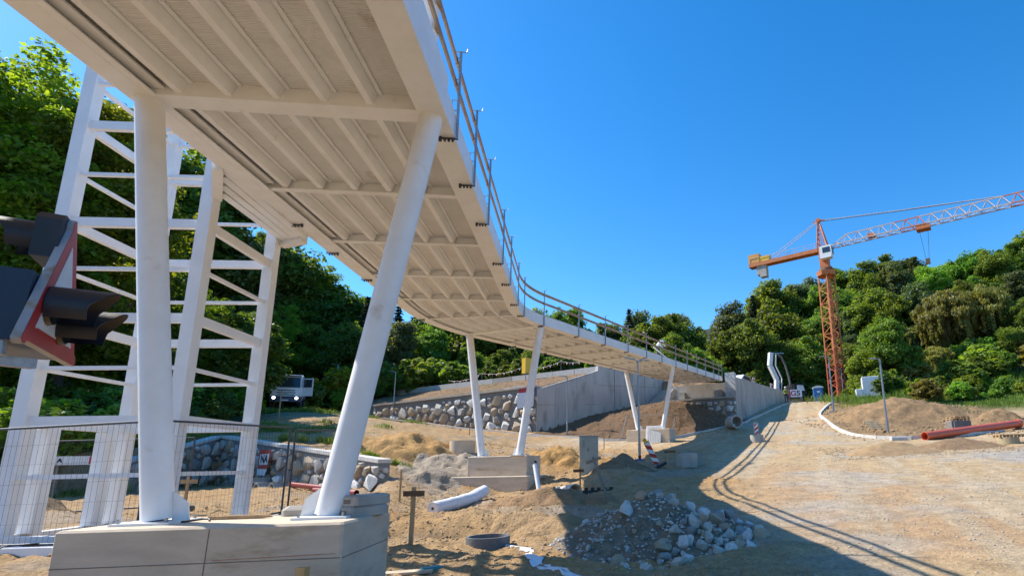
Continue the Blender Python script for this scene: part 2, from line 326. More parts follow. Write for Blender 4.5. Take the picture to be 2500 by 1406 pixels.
def make_ground():
    ang = list(np.arange(-58, 44.01, .19)); ang = list(np.arange(-178, -58, 5.))+ang+list(np.arange(48, 179, 5.))
    ang = np.radians(np.array(ang)); rad = [2.6]
    while rad[-1] < 2200: rad.append(rad[-1]*(1.0105 if rad[-1] < 66 else 1.02 if rad[-1] < 150 else 1.12))
    rad = np.array(rad); A, Rr = np.meshgrid(ang, rad); X = Rr*np.sin(A); Y = Rr*np.cos(A)
    Z = HG(X.ravel(), Y.ravel()).reshape(X.shape)
    far = ss(220, 420, Rr); Z = Z*(1-far)+45*far
    Z = np.where(Rr > 2000, 40, Z)
    nr, na = X.shape; n = nr*na
    co = np.stack([X, Y, Z], -1).reshape(-1, 3)
    co = np.vstack([co, [[0, 0, float(Z[0].mean())]]])
    i = np.arange(nr-1)[:, None]*na; j = np.arange(na)[None]; j2 = (j+1) % na
    q = np.stack([i+j, i+j2, i+na+j2, i+na+j], -1).reshape(-1, 4)[:, ::-1]
    me = bpy.data.meshes.new('ground'); tri = np.stack([np.full(na, n), (np.arange(na)+1) % na, np.arange(na)], -1)[:, ::-1]
    me.vertices.add(len(co)); me.vertices.foreach_set('co', co.ravel())
    nl = len(q)*4+len(tri)*3; me.loops.add(nl); me.loops.foreach_set('vertex_index', np.concatenate([q.ravel(), tri.ravel()]))
    me.polygons.add(len(q)+len(tri)); st = np.concatenate([np.arange(len(q))*4, len(q)*4+np.arange(len(tri))*3]); me.polygons.foreach_set('loop_start', st)
    me.update(calc_edges=True); me.validate()
    x, y = co[:, 0], co[:, 1]
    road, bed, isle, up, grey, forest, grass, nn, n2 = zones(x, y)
    def mix(c, d, w): return c*(1-w[:, None])+np.array(d)*w[:, None]
    c = np.tile(np.array([.49, .32, .16]), (len(x), 1))
    c = mix(c, (.52, .30, .12), ss(.0, .5, fbm(x*.5+3, y*.5+8, 4)*2)*.65)                     # yellow clay
    c = mix(c, (.40, .335, .265), grey)
    c = mix(c, (.58, .41, .225), road)
    c = mix(c, (.52, .31, .165), road*ss(-.1, .45, fbm(x*.18+70, y*.18, 5, .6)*2)*.5)             # reddish gravel
    c = mix(c, (.50, .45, .375), road*ss(.02, .5, fbm(x*.3+20, y*.3+5, 6, .62)*2)*.7)               # grey gravel
    c = mix(c, (.60, .48, .32), road*ss(.1, .5, fbm((x-.32*y)*1.6+4, y*.08, 3)*2)*.6)          # pale wheel tracks
    c = mix(c, (.44, .41, .36), ss(1.15, .75, np.hypot((x-19.5)/5.5, (y-22.5)/4.2)+n2*.25)*.8)                     # worn asphalt patch
    c = mix(c, (.175, .105, .06), bed*.92)
    c = mix(c, (.34, .22, .11), isle*.9); c = mix(c, (.22, .145, .08), isle*ss(0, .5, nn)*.8)
    c = mix(c, (.29, .185, .105), up)
    c = c*.88
    c = mix(c, (.085, .12, .03), grass*.85)
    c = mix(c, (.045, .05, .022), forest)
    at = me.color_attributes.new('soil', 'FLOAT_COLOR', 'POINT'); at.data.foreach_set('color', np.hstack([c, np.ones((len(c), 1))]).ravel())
    me.polygons.foreach_set('use_smooth', [True]*len(me.polygons))
    m = bpy.data.materials.new('soil'); m.use_nodes = True; nt = m.node_tree; L = nt.links.new; b = nt.nodes['Principled BSDF']; b.inputs['Roughness'].default_value = .95; b.inputs['Specular IOR Level'].default_value = .15
    a = nt.nodes.new('ShaderNodeVertexColor'); a.layer_name = 'soil'; tc = nt.nodes.new('ShaderNodeTexCoord')
    def noise(sc, de, ro=.65):
        n = nt.nodes.new('ShaderNodeTexNoise'); n.inputs['Scale'].default_value = sc; n.inputs['Detail'].default_value = de; n.inputs['Roughness'].default_value = ro; L(tc.outputs['Object'], n.inputs['Vector']); return n.outputs['Fac']
    def mr(f, a0, a1, b0, b1):
        r = nt.nodes.new('ShaderNodeMapRange'); L(f, r.inputs[0]); r.inputs[1].default_value = a0; r.inputs[2].default_value = a1; r.inputs[3].default_value = b0; r.inputs[4].default_value = b1; return r.outputs[0]
    def mul(u, v):
        x_ = nt.nodes.new('ShaderNodeMix'); x_.data_type = 'RGBA'; x_.blend_type = 'MULTIPLY'; x_.inputs['Factor'].default_value = 1; L(u, x_.inputs['A']); L(v, x_.inputs['B']); return x_.outputs['Result']
    n1 = noise(2.2, 8.); n2_ = noise(14., 8.); n3 = noise(55., 4.)
    col = mul(a.outputs[0], mr(n1, .3, .7, .72, 1.22)); col = mul(col, mr(n2_, .3, .7, .70, 1.25)); col = mul(col, mr(n3, .3, .72, .70, 1.28))
    vo = nt.nodes.new('ShaderNodeTexVoronoi'); vo.inputs['Scale'].default_value = 26.; L(tc.outputs['Object'], vo.inputs['Vector'])
    peb = mr(vo.outputs['Distance'], .10, .26, 1., 0.)
    sel = nt.nodes.new('ShaderNodeMath'); sel.operation = 'MULTIPLY'; L(peb, sel.inputs[0]); L(mr(noise(3.1, 3.), .48, .6, 0., .75), sel.inputs[1])
    pm = nt.nodes.new('ShaderNodeMix'); pm.data_type = 'RGBA'; L(sel.outputs[0], pm.inputs['Factor']); L(col, pm.inputs['A']); pc = mul(vo.outputs['Color'], mr(n1, 0, 1, .9, .9)); 
    pm2 = nt.nodes.new('ShaderNodeMix'); pm2.data_type = 'RGBA'; pm2.inputs['Factor'].default_value = .82; L(vo.outputs['Color'], pm2.inputs['A']); pm2.inputs['B'].default_value = (.45, .39, .31, 1); L(pm2.outputs['Result'], pm.inputs['B'])
    L(pm.outputs['Result'], b.inputs['Base Color'])
    ad = nt.nodes.new('ShaderNodeMath'); ad.operation = 'ADD'; L(n2_, ad.inputs[0]); s2 = nt.nodes.new('ShaderNodeMath'); s2.operation = 'MULTIPLY_ADD'; L(peb, s2.inputs[0]); s2.inputs[1].default_value = .22; L(mr(n3, 0, 1, 0, .4), s2.inputs[2]); L(s2.outputs[0], ad.inputs[1])
    bp = nt.nodes.new('ShaderNodeBump'); bp.inputs['Strength'].default_value = .9; bp.inputs['Distance'].default_value = .06; L(ad.outputs[0], bp.inputs['Height']); L(bp.outputs[0], b.inputs['Normal'])
    MATS['soil'] = m; me.materials.append(m)
    o = bpy.data.objects.new('ground', me); COL.objects.link(o); struct(o, 'bare sandy building site ground with gravel road climbing to the wooded hill')
    return o
GROUND = make_ground()

WHITE = M('white_paint', (.83, .825, .81), (.77, .76, .735), rough=.42, scale=2.5, bump=.06, bscale=60, stain=dict(col=(.50, .40, .29), lo=.65, hi=.86, scale=2.2))
WHITE_T = M('tower_white_paint', (.82, .82, .82), (.76, .765, .77), rough=.38, scale=2.0, bump=.05, bscale=60)
STEEL = M('galvanised_steel', (.36, .38, .40), (.26, .275, .29), rough=.42, metal=.75, scale=25)
DSTEEL = M('dark_steel', (.075, .085, .10), (.05, .055, .06), rough=.5, metal=.5, scale=20)
CONC = M('concrete', (.46, .42, .36), (.36, .33, .285), rough=.9, scale=2.2, bump=.35, bscale=35, stain=dict(col=(.235, .20, .155), lo=.60, hi=.78, scale=1.3))
CONC_F = M('board_marked_concrete', (.64, .52, .385), (.53, .43, .315), rough=.88, scale=1.6, bump=.3, bscale=30, stretch=(1, 1, 3.5), stain=dict(col=(.38, .275, .17), lo=.56, hi=.75, scale=1.1))
CONC_W = M('weathered_wall_concrete', (.52, .475, .42), (.40, .365, .325), rough=.9, scale=.8, bump=.25, bscale=14, stretch=(1, 1, .35), stain=dict(col=(.30, .265, .23), lo=.54, hi=.70, scale=1.1))
CONC_L = M('pale_kerb_concrete', (.62, .59, .54), (.50, .475, .43), rough=.88, scale=5, bump=.25, bscale=40)
MORTAR = M('mortar', (.25, .24, .225), (.19, .185, .175), rough=.95, scale=8, bump=.6, bscale=30)
ROCKS = [M('limestone_%s' % n, a, b, rough=.88, scale=5, bump=.7, bscale=14, dist=.03) for n, a, b in (
    ('pale', (.58, .54, .47), (.42, .39, .34)), ('grey', (.36, .345, .32), (.25, .24, .225)), ('warm', (.46, .36, .235), (.36, .29, .21)), ('white', (.70, .68, .63), (.52, .50, .46)))]
WOOD = M('raw_timber', (.46, .31, .16), (.32, .20, .10), rough=.8, scale=6, stretch=(1, 1, .12), bump=.25, bscale=30)
WOOD_R = M('weathered_rail_timber', (.47, .31, .185), (.33, .20, .115), rough=.8, scale=3, bump=.2, bscale=30)
WOOD_B = M('dark_brown_timber', (.17, .095, .045), (.11, .06, .03), rough=.8, scale=6, bump=.2)
WOOD_G = M('grey_old_timber', (.30, .26, .21), (.20, .17, .135), rough=.9, scale=6, bump=.3)
RED = M('sign_red', (.52, .035, .03), (.42, .03, .03), rough=.4, scale=4)
SWHITE = M('sign_white', (.80, .80, .78), (.70, .70, .68), rough=.45, scale=4)
PIPE_R = M('orange_red_plastic_pipe', (.62, .125, .055), (.54, .10, .045), rough=.35, scale=2)
PIPE_D = M('dull_red_plastic_pipe', (.30, .045, .04), (.24, .04, .035), rough=.4, scale=4)
PLASTIC = M('black_plastic', (.022, .026, .034), (.015, .018, .024), rough=.45, scale=6, bump=.1)
BLUEBLK = M('dark_blue_plastic', (.012, .024, .055), (.009, .018, .04), rough=.35, scale=3)
GEO = M('white_fleece', (.78, .78, .79), (.66, .66, .68), rough=.95, scale=8, bump=.5, bscale=22)
CAB = M('grey_green_cabinet_paint', (.36, .385, .325), (.30, .325, .275), rough=.55, scale=3)
YELLOW = M('yellow_sign_paint', (.80, .50, .02), (.72, .43, .02), rough=.45, scale=3)
ORANGE = M('crane_orange_paint', (.62, .20, .045), (.46, .13, .04), rough=.55, scale=2.5, stain=dict(col=(.26, .10, .05), lo=.58, hi=.75, scale=3))
ORED = M('crane_red_primer', (.50, .10, .035), (.36, .07, .03), rough=.6, scale=2.5)
CREAM = M('crane_pale_paint', (.60, .47, .40), (.50, .37, .31), rough=.55, scale=2.5)
GLASS = M('dark_glass', (.03, .04, .05), rough=.08, spec=.8)
TYRE = M('tyre_rubber', (.02, .02, .021), (.03, .029, .027), rough=.9, scale=10)
BLUE = M('blue_paint', (.02, .11, .33), (.015, .09, .27), rough=.45, scale=3)
CANVAS = M('white_banner', (.76, .76, .77), (.68, .68, .70), rough=.7, scale=3)
LAMPW = M('lens_white', (.85, .85, .85), rough=.2)
HEADL = M('lit_headlight', (.9, .9, .88), rough=.2); HEADL.node_tree.nodes['Principled BSDF'].inputs['Emission Color'].default_value = (1, .97, .9, 1); HEADL.node_tree.nodes['Principled BSDF'].inputs['Emission Strength'].default_value = 3.0
AMBER = M('amber_lens', (.75, .36, .01), (.65, .30, .01), rough=.3, scale=5)
BARK = M('bark', (.085, .065, .048), (.045, .036, .028), rough=.95, scale=9, stretch=(1, 1, .2), bump=.8, bscale=25)
BARK_P = M('pale_bark', (.19, .165, .13), (.11, .095, .075), rough=.95, scale=9, stretch=(1, 1, .2), bump=.6, bscale=25)
def leafmat(name, dark, light, tr=.38):
    m = bpy.data.materials.new(name); m.use_nodes = True; nt = m.node_tree; L = nt.links.new
    b = nt.nodes['Principled BSDF']; b.inputs['Roughness'].default_value = .5; b.inputs['Specular IOR Level'].default_value = .35
    at = nt.nodes.new('ShaderNodeAttribute'); at.attribute_name = 'tint'; oi = nt.nodes.new('ShaderNodeObjectInfo')
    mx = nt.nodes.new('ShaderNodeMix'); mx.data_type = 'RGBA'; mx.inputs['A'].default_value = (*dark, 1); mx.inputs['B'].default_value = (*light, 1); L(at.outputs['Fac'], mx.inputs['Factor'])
    hs = nt.nodes.new('ShaderNodeHueSaturation'); mr = nt.nodes.new('ShaderNodeMapRange'); L(oi.outputs['Random'], mr.inputs[0]); mr.inputs[3].default_value = .47; mr.inputs[4].default_value = .525; L(mr.outputs[0], hs.inputs['Hue'])
    mv = nt.nodes.new('ShaderNodeMapRange'); ml = nt.nodes.new('ShaderNodeMath'); ml.operation = 'FRACT'; m7 = nt.nodes.new('ShaderNodeMath'); m7.operation = 'MULTIPLY'; m7.inputs[1].default_value = 7.31; L(oi.outputs['Random'], m7.inputs[0]); L(m7.outputs[0], ml.inputs[0]); L(ml.outputs[0], mv.inputs[0]); mv.inputs[3].default_value = .72; mv.inputs[4].default_value = 1.25; L(mv.outputs[0], hs.inputs['Value'])
    L(mx.outputs['Result'], hs.inputs['Color']); L(hs.outputs[0], b.inputs['Base Color'])
    t = nt.nodes.new('ShaderNodeBsdfTranslucent'); bc = nt.nodes.new('ShaderNodeMix'); bc.data_type = 'RGBA'; bc.blend_type = 'MULTIPLY'; bc.inputs['Factor'].default_value = 1; L(hs.outputs[0], bc.inputs['A']); bc.inputs['B'].default_value = (2.3, 2.0, .55, 1); L(bc.outputs['Result'], t.inputs['Color'])
    ms = nt.nodes.new('ShaderNodeMixShader'); ms.inputs[0].default_value = tr; L(b.outputs[0], ms.inputs[1]); L(t.outputs[0], ms.inputs[2]); L(ms.outputs[0], nt.nodes['Material Output'].inputs['Surface'])
    return m
LEAF = {'A': leafmat('leaf_broad', (.060, .108, .022), (.155, .23, .042), .5), 'B': leafmat('leaf_grey_green', (.060, .095, .040), (.135, .185, .075)),
        'C': leafmat('leaf_bright', (.085, .17, .022), (.19, .32, .05), .45), 'D': leafmat('needle', (.018, .034, .020), (.040, .065, .034), .15),
        'E': leafmat('leaf_olive', (.125, .14, .028), (.27, .265, .07)), 'F': leafmat('leaf_maple', (.075, .135, .018), (.20, .285, .034), .6), 'G': leafmat('leaf_grass', (.06, .10, .02), (.15, .23, .045))}

# ------------------------------------------------------------------ footbridge
AX = (-4.942, 7.266, 5.081, R(-8.022), 12.121, 4.691, R(22.319), .05)
def axis(s):
    x, y, z, h0, L1, La, h1, a = AX; n = 40
    m = (np.arange(n)+.5)*s/n; h = h0+(h1-h0)*np.clip((m-L1)/La, 0, 1)
    return (x+float(np.sin(h).sum())*s/n, y+float(np.cos(h).sum())*s/n, z+a*s, h0+(h1-h0)*min(max((s-L1)/La, 0), 1))
def off(s, o, dz=0.):
    x, y, z, h = axis(s); return Vector((x+o*math.cos(h), y-o*math.sin(h), z+dz))
S0, SB, S_END = -14.47, 2.82, 47.8
STN = [S0+SB*k for k in range(int((S_END-S0)/SB)+1)]            # cross beam stations (-0.37 is the near pier)
PIERS = [(-.37, -.57), (16.55, .42), (34.0, 2.33)]
def line(a, b, st=.47):
    n = max(2, int(abs(b-a)/st)+1); return [axis(s) for s in np.linspace(a, b, n)]
bridge = thing('footbridge', 'white curved steel footbridge on slanted tubular legs', 'footbridge', (-4.94, 6.9, -.57))
full = line(S0-.2, S_END)
for sg in (-1, 1):
    i, o = sg*1.80, sg*2.10
    obj('edge_beam', MB().sweep(full, [(i, 0), (o, 0), (o, .42), (i, .42)][::sg]), WHITE, bridge, 30)
    obj('flange_lip', MB().sweep(full, [(sg*1.70, .004), (sg*1.80, .004), (sg*1.80, .024), (sg*1.70, .024)][::sg]), WHITE, bridge, 30)
obj('deck_slab', MB().sweep(full, [(-2.04, .425), (2.04, .425), (2.04, .475), (-2.04, .475)]), CONC_L, bridge, 30)
# ribbed soffit sheets, one per bay
SOF = M('ribbed_soffit_paint', (.76, .745, .71), (.68, .665, .63), rough=.5, scale=1.6, stain=dict(col=(.42, .32, .22), lo=.62, hi=.82, scale=1.7))
nt = SOF.node_tree; wv = nt.nodes.new('ShaderNodeTexWave'); wv.bands_direction = 'Y'; wv.inputs['Scale'].default_value = 8.5; wv.inputs['Distortion'].default_value = .25; tcn = nt.nodes.new('ShaderNodeTexCoord'); nt.links.new(tcn.outputs['Object'], wv.inputs['Vector'])
bpn = nt.nodes.new('ShaderNodeBump'); bpn.inputs['Strength'].default_value = .5; bpn.inputs['Distance'].default_value = .02; nt.links.new(wv.outputs['Fac'], bpn.inputs['Height']); nt.links.new(bpn.outputs[0], nt.nodes['Principled BSDF'].inputs['Normal'])
RIBS = [-1.42, -.80, -.18, .44, 1.06]
for k in range(len(STN)-1):
    a, b = STN[k], STN[k+1]; pier = any(abs(a-p) < .3 for p, _ in PIERS)
    seg = line(a, b)
    obj('soffit_panel', MB().sweep(seg, [(-1.797, .235), (1.797, .235), (1.797, .26), (-1.797, .26)]), SOF, bridge)
    obj('cable_tray', MB().sweep(line(a+.12, b-.12), [(-1.76, .10), (-1.60, .10), (-1.60, .13), (-1.76, .13)]), WHITE, bridge)
    sg2 = line(a+.07, b-.07)
    for q in RIBS:
        rb = obj('rib', MB().sweep(sg2, [(q-.045, .062), (q+.045, .062), (q+.052, .085), (q+.105, .233), (q-.105, .233), (q-.052, .085)]), WHITE, bridge)
        obj('rib_lip', MB().sweep(sg2, [(q+.107, .212), (q+.165, .212), (q+.165, .232), (q+.107, .232)]), WHITE, rb)
for s in STN:
    pier = any(abs(s-p) < .5 for p, _ in PIERS)
    c0, c1 = off(s, -1.798), off(s, 1.798); mb = MB()
    if pier:
        mb.beam(c0+Vector((0, 0, .118)), c1+Vector((0, 0, .118)), .30, .226); obj('pier_cross_beam', mb, WHITE, bridge)
    else:
        mb.beam(c0+Vector((0, 0, .14)), c1+Vector((0, 0, .14)), .035, .18); mb.beam(c0+Vector((0, 0, .040)), c1+Vector((0, 0, .040)), .13, .022); obj('cross_beam', mb, WHITE, bridge)
    for q in RIBS:
        obj('bolt_cap', MB().tube(off(s-.09, q+.16, .20), off(s-.09, q+.16, .232), .022, .03, 8), SWHITE, bridge, 40)
# slanted tubular legs
for ps, zf in PIERS:
    for sg in (-1, 1):
        top = off(ps, sg*1.88, .06); base = off(ps, sg*.96); base.z = zf+.035
        d = (top-base).normalized(); r = .162
        lg = obj('leg', MB().path([base, base+d*.02, top], [r+.004, r, r], 28), WHITE, bridge, 40)
        x, y, _, h = axis(ps)
        obj('base_plate', MB().box((base.x, base.y, zf+.014), (.62, .62, .028), -h), WHITE, lg)
        obj('gusset', MB().extr([(.15, 0), (.34, 0), (.30, .20), (.12, .34)] if sg > 0 else [(-.15, 0), (-.34, 0), (-.30, .20), (-.12, .34)], (base.x, base.y, zf+.028), (-math.cos(h), math.sin(h), 0), (0, 0, 1), (math.sin(h)*.02, math.cos(h)*.02, 0)), WHITE, lg)
        for bx in (-.25, .25):
            for by in (-.25, .25):
                p = Vector((base.x, base.y, 0))+Matrix.Rotation(-h, 3, 'Z') @ Vector((bx, by, 0)); obj('anchor_bolt', MB().tube((p.x, p.y, zf+.02), (p.x, p.y, zf+.075), .016, n=6), STEEL, lg)
# pylon tube rising from the near edge beam and its fishplate
pb = off(-.98, 1.905, .40)
pyl = obj('pylon_tube', MB().path([pb-Vector((0, 0, .02)), pb+Vector((.003, -.008, .22)), pb+Vector((.06, -.1, 3.2))], [.03, .14, .14], 28), WHITE, bridge, 40)
obj('pylon_gusset', MB().sweep([axis(s) for s in (-2.2, -1.2, -.75, -.42)], [(2.05, .421), (2.095, .421), (2.095, .66), (2.05, .66)]), WHITE, bridge)
# ------------------------------------------------------------------ temporary guard rail clamped along both edges
PS_R = [-12.2, -9.4, -6.5, -3.6, .15, 1.79, 3.69, 6.5, 8.57, 11.23, 13.44, 16.36, 19.56, 22.46, 25.43, 28.31, 31.08, 34.0, 36.7, 39.3, 41.9, 44.5, 46.3, 47.6]
def guard_rail(sg, PS, label):
    t = thing('guard_rail', label, 'guard rail', off(0, sg*2.1, 0))
    for s in PS:
        x, y, z, h = axis(s); rt = Vector((math.cos(h), -math.sin(h), 0))*sg; al = Vector((math.sin(h), math.cos(h), 0)); p = off(s, sg*2.135)
        up = Vector((0, 0, 1))
        po = obj('post', MB().beam(p-up*.03, p+up*1.56, .036, .036, up=al), STEEL, t)
        obj('hook_bracket', MB().path([p+up*1.60-rt*.10+al*.02, p+up*1.555-rt*.09, p+up*1.555+rt*.09, p+up*1.63+rt*.11], .009, 6), STEEL, po)
        for hz in (.93, 1.33): obj('rail_holder', MB().path([p+up*(hz+.11), p+up*(hz+.11)-rt*.075, p+up*(hz-.02)-rt*.075, p+up*(hz-.02)], .008, 6), STEEL, po)
        obj('toe_holder', MB().path([p+up*.66, p+up*.66-rt*.10, p+up*.49-rt*.10, p+up*.47], .010, 6), STEEL, po)
        c = MB(); c.beam(p-up*.025+rt*.02, p-up*.025-rt*.26, .03, .02); 
        for q in (.06, .12, .18): c.box(p-up*.05-rt*q, (.03, .03, .05))
        c.box(p-up*.03-rt*.25, (.04, .04, .09)); obj('clamp', c, DSTEEL, po)
    for a, b in zip(PS[:-1], PS[1:]):
        for hz in (.985, 1.385):
            e = .10; n = max(2, int((b-a+.2)/.4)+1); pth = []
            for s in np.linspace(a-e, b+e, n):
                pth.append(axis(s))
            obj('rail_board', MB().sweep(pth, [(sg*2.075-.014, hz-.055+random.uniform(-.012, .012)), (sg*2.075+.014, hz-.055), (sg*2.075+.014, hz+.055), (sg*2.075-.014, hz+.055)]), WOOD_R, t)
    return t
guard_rail(1, PS_R, 'timber and steel guard rail clamped along the outer edge of the footbridge')
guard_rail(-1, [4.1, 6.0, 8.4, 10.9, 13.6, 16.6]+[s+.5 for s in PS_R[12:-1]], 'timber and steel guard rail along the far edge of the footbridge by the lift tower')

# ------------------------------------------------------------------ lift tower beside the bridge
tth = R(6.2); tf = Vector((math.cos(tth), math.sin(tth), 0)); ts = Vector((-math.sin(tth), math.cos(tth), 0))
TO = Vector((-10.60, 9.31, 0)); TW, TD, TB, TT = 2.42, 2.15, -1.0, 8.5
def tp(a, b, z): v = TO+tf*a+ts*b; return Vector((v.x, v.y, z))
tower = thing('lift_tower', 'white steel frame of an open lift tower left of the bridge', 'tower', tp(TW/2, TD/2, TB))
PW = .22
for a in (0, TW):
    for b in (0, TD): obj('corner_post', MB().beam(tp(a, b, TB+.06), tp(a, b, TT), PW, PW, up=ts), WHITE_T, tower)
for lv, h in ((.93, .17), (1.86, .065), (2.77, .17), (3.70, .065), (4.60, .17), (5.57, .065), (6.59, .17), (7.5, .065), (8.4, .17)):
    for b in (0, TD): obj('front_rail', MB().beam(tp(PW/2, b, lv), tp(TW-PW/2, b, lv), .10 if h > .1 else .07, h), WHITE_T, tower)
    for a in (0, TW): obj('side_rail', MB().beam(tp(a, PW/2, lv), tp(a, TD-PW/2, lv), .10 if h > .1 else .07, h), WHITE_T, tower)
for b in (.47, 1.68): obj('lower_post', MB().beam(tp(0, b, TB+.06), tp(0, b, .84), .22, .22, up=ts), WHITE_T, tower)
for b in (0, TD): obj('front_rail', MB().beam(tp(PW/2, b, 0), tp(TW-PW/2, b, 0), .07, .075), WHITE_T, tower)
for a in (0, TW): obj('side_rail', MB().beam(tp(a, PW/2, 0), tp(a, TD-PW/2, 0), .07, .075), WHITE_T, tower)
for b in (-.12, TD+.12): obj('sole_beam', MB().beam(tp(-.3, b, TB), tp(TW+.3, b, TB), .22, .12), WHITE_T, tower)
for a in (-.12, TW+.12): obj('sole_beam', MB().beam(tp(a, -.0, TB), tp(a, TD+.0, TB), .20, .118), WHITE_T, tower)
# landing between tower and bridge
la = [tp(TW+PW/2, 0, 0), tp(TW+PW/2, TD+.15, 0)]; lb = [off(1.55, -2.11), off(4.75, -2.11)]
z0 = 5.10
landing = thing('landing', 'short white landing joining the lift tower to the bridge deck', 'landing', (la[0].x, la[0].y, z0))
poly = [(la[0].x, la[0].y), (lb[0].x, lb[0].y), (lb[1].x, lb[1].y), (la[1].x, la[1].y)]
obj('floor_plate', MB().prism(poly, z0+.26, z0+.33), WHITE, landing)
for p, q, h in ((la[0], lb[0], .45), (la[1], lb[1], .22)):
    obj('edge_beam', MB().beam(Vector((p.x, p.y, z0+h/2)), Vector((q.x, q.y, z0+h/2)), .16, h), WHITE, landing)
for t in (.12, .40, .68, .95):
    p = la[0].lerp(lb[0], t); q = la[1].lerp(lb[1], t); d = (q-p).normalized()
    obj('rib', MB().beam(Vector((*(p+d*.1).xy, z0+.19)), Vector((*(q-d*.1).xy, z0+.19)), .16, .14), WHITE, landing)

# ------------------------------------------------------------------ concrete footings
def footing(name, label, tiers):
    x, y = tiers[0][:2]; t = thing(name, label, 'footing', (x, y, min(q[5] for q in tiers)))
    for (x, y, w, d, rz, zb, zt, seam) in tiers:
        b = obj('footing_block', MB().bbox((x, y, (zb+zt)/2), (w, d, zt-zb), .025, rz), CONC_F, t)
    return t
f1 = footing('footing', 'large pale concrete footing under the nearest bridge legs', [(-4.93, 6.93, 2.96, 1.46, R(5.5), -1.95, -.57, 0)])
mx = Matrix.Rotation(R(5.5), 4, 'Z')
def f1p(a, b, z): v = mx @ Vector((a, b, 0)); return Vector((-4.93+v.x, 6.93+v.y, z))
SEAM = M('formwork_seam', (.20, .175, .14), (.14, .12, .10), rough=.95, scale=12)
obj('formwork_seam', MB().beam(f1p(-1.47, -.7315, -.955), f1p(1.47, -.7315, -.945), .006, .008), SEAM, f1)
obj('formwork_seam', MB().beam(f1p(1.4815, -.7, -.95), f1p(1.4815, .7, -.93), .006, .008), SEAM, f1)
for a in (.08,): obj('formwork_seam', MB().beam(f1p(a, -.7315, -.60), f1p(a-.02, -.7315, -1.9), .008, .006), SEAM, f1)
obj('marking_line', MB().beam(f1p(.15, -.732, -.925), f1p(1.42, -.732, -.90), .004, .006), M('red_chalk', (.45, .12, .07), (.40, .22, .15), rough=.9, scale=9), f1)
footing('footing', 'stepped concrete footing below the middle pair of bridge legs', [(-6.05, 23.95, 2.75, 1.35, R(-14), -.40, .42, 1), (-6.3, 23.85, 3.75, 2.1, R(-14), -1.9, -.40, 1)])
footing('footing', 'low concrete footing of the farthest bridge legs in brown planting bed', [(.5, 39.85, 3.3, 1.3, R(-22.3), 1.2, 2.33, 0)])

# ------------------------------------------------------------------ retaining walls
def rock_meshes(n, name, seed, flat=1.0):
    out = []; r = np.random.default_rng(seed)
    for k in range(n):
        bm = bmesh.new()
        for i in range(21):
            v = r.normal(size=3); v /= np.linalg.norm(v); v = np.sign(v)*np.abs(v)**.75*r.uniform(.82, 1.08); v /= max(1, np.abs(v).max()); v[1] *= flat; bm.verts.new(v*.5)
        h = bmesh.ops.convex_hull(bm, input=bm.verts); bmesh.ops.delete(bm, geom=[e for e in h['geom_interior'] if isinstance(e, bmesh.types.BMVert)], context='VERTS')
        bmesh.ops.recalc_face_normals(bm, faces=bm.faces)
        me = bpy.data.meshes.new('%s_%d' % (name, k)); bm.to_mesh(me); bm.free(); me.materials.append(ROCKS[k % 4]); me.polygons.foreach_set('use_smooth', [True]*len(me.polygons)); me.set_sharp_from_angle(angle=R(38)); out.append(me)
    return out
WALLROCK = rock_meshes(12, 'wall_stone', 5); PILEROCK = rock_meshes(12, 'heap_stone', 9)
def face_stones(parent, p0, p1, zb0, zb1, zt0, zt1, size, outward, seed, proud=.10, fill=1.0):
    """irregular rubble stones packed on a vertical wall face from p0 to p1 (plan points)"""
    r = random.Random(seed); p0 = Vector(p0); p1 = Vector(p1); Lx = (p1-p0).length; d = (p1-p0)/Lx; n = Vector(outward).normalized(); ang = math.atan2(d.y, d.x); P = []
    hmax = max(zt0-zb0, zt1-zb1); area = Lx*(zt0-zb0+zt1-zb1)/2
    for stage, (lo, hi, tries) in enumerate(((.85, 1.25, 500), (.6, .85, 700), (.34, .55, 900))):
        for _ in range(tries):
            w = size*r.uniform(lo, hi); hh = w*r.uniform(.68, .98); u = r.uniform(w*.42, Lx-w*.40) if Lx > w else Lx/2; t = u/Lx; top = (zt0-zb0)+((zt1-zb1)-(zt0-zb0))*t
            if top < hh*.85: continue
            v = r.uniform(hh*.36, max(hh*.37, top-hh*.44))
            if all(((u-a)/((w+b)*.47))**2+((v-c)/((hh+e)*.47))**2 > 1 for a, c, b, e in P): P.append((u, v, w, hh))
            if len(P) > 280: break
    for u, v, w, hh in P:
        t = u/Lx; zb = zb0+(zb1-zb0)*t; p = p0+d*u+n*(proud*.1)
        o = bpy.data.objects.new('stone', r.choice(WALLROCK)); COL.objects.link(o); o.parent = parent; o.matrix_parent_inverse = root_matrix(parent).inverted()
        o.location = (p.x, p.y, zb+v); o.rotation_euler = (0, r.uniform(-.32, .32), ang+(math.pi if r.random() < .5 else 0)); o.scale = (w*1.05, proud*2.6*(.7+.5*w/size), hh*1.05)
def wall_run(parent, name, pts, zb, zt, th, mat, side=1):
    """straight wall segments with thickness th to the left (side=1) of the run"""
    for (a, b, i) in zip(pts[:-1], pts[1:], range(9)):
        a2, b2 = Vector(a), Vector(b); d = (b2-a2).normalized(); n = Vector((-d.y, d.x))*side*th
        obj(name, MB().prism([tuple(a2), tuple(b2), tuple(b2+n), tuple(a2+n)][::side], [zb[i], zb[i+1], zb[i+1], zb[i]][::side], [zt[i], zt[i+1], zt[i+1], zt[i]][::side]), mat, parent)
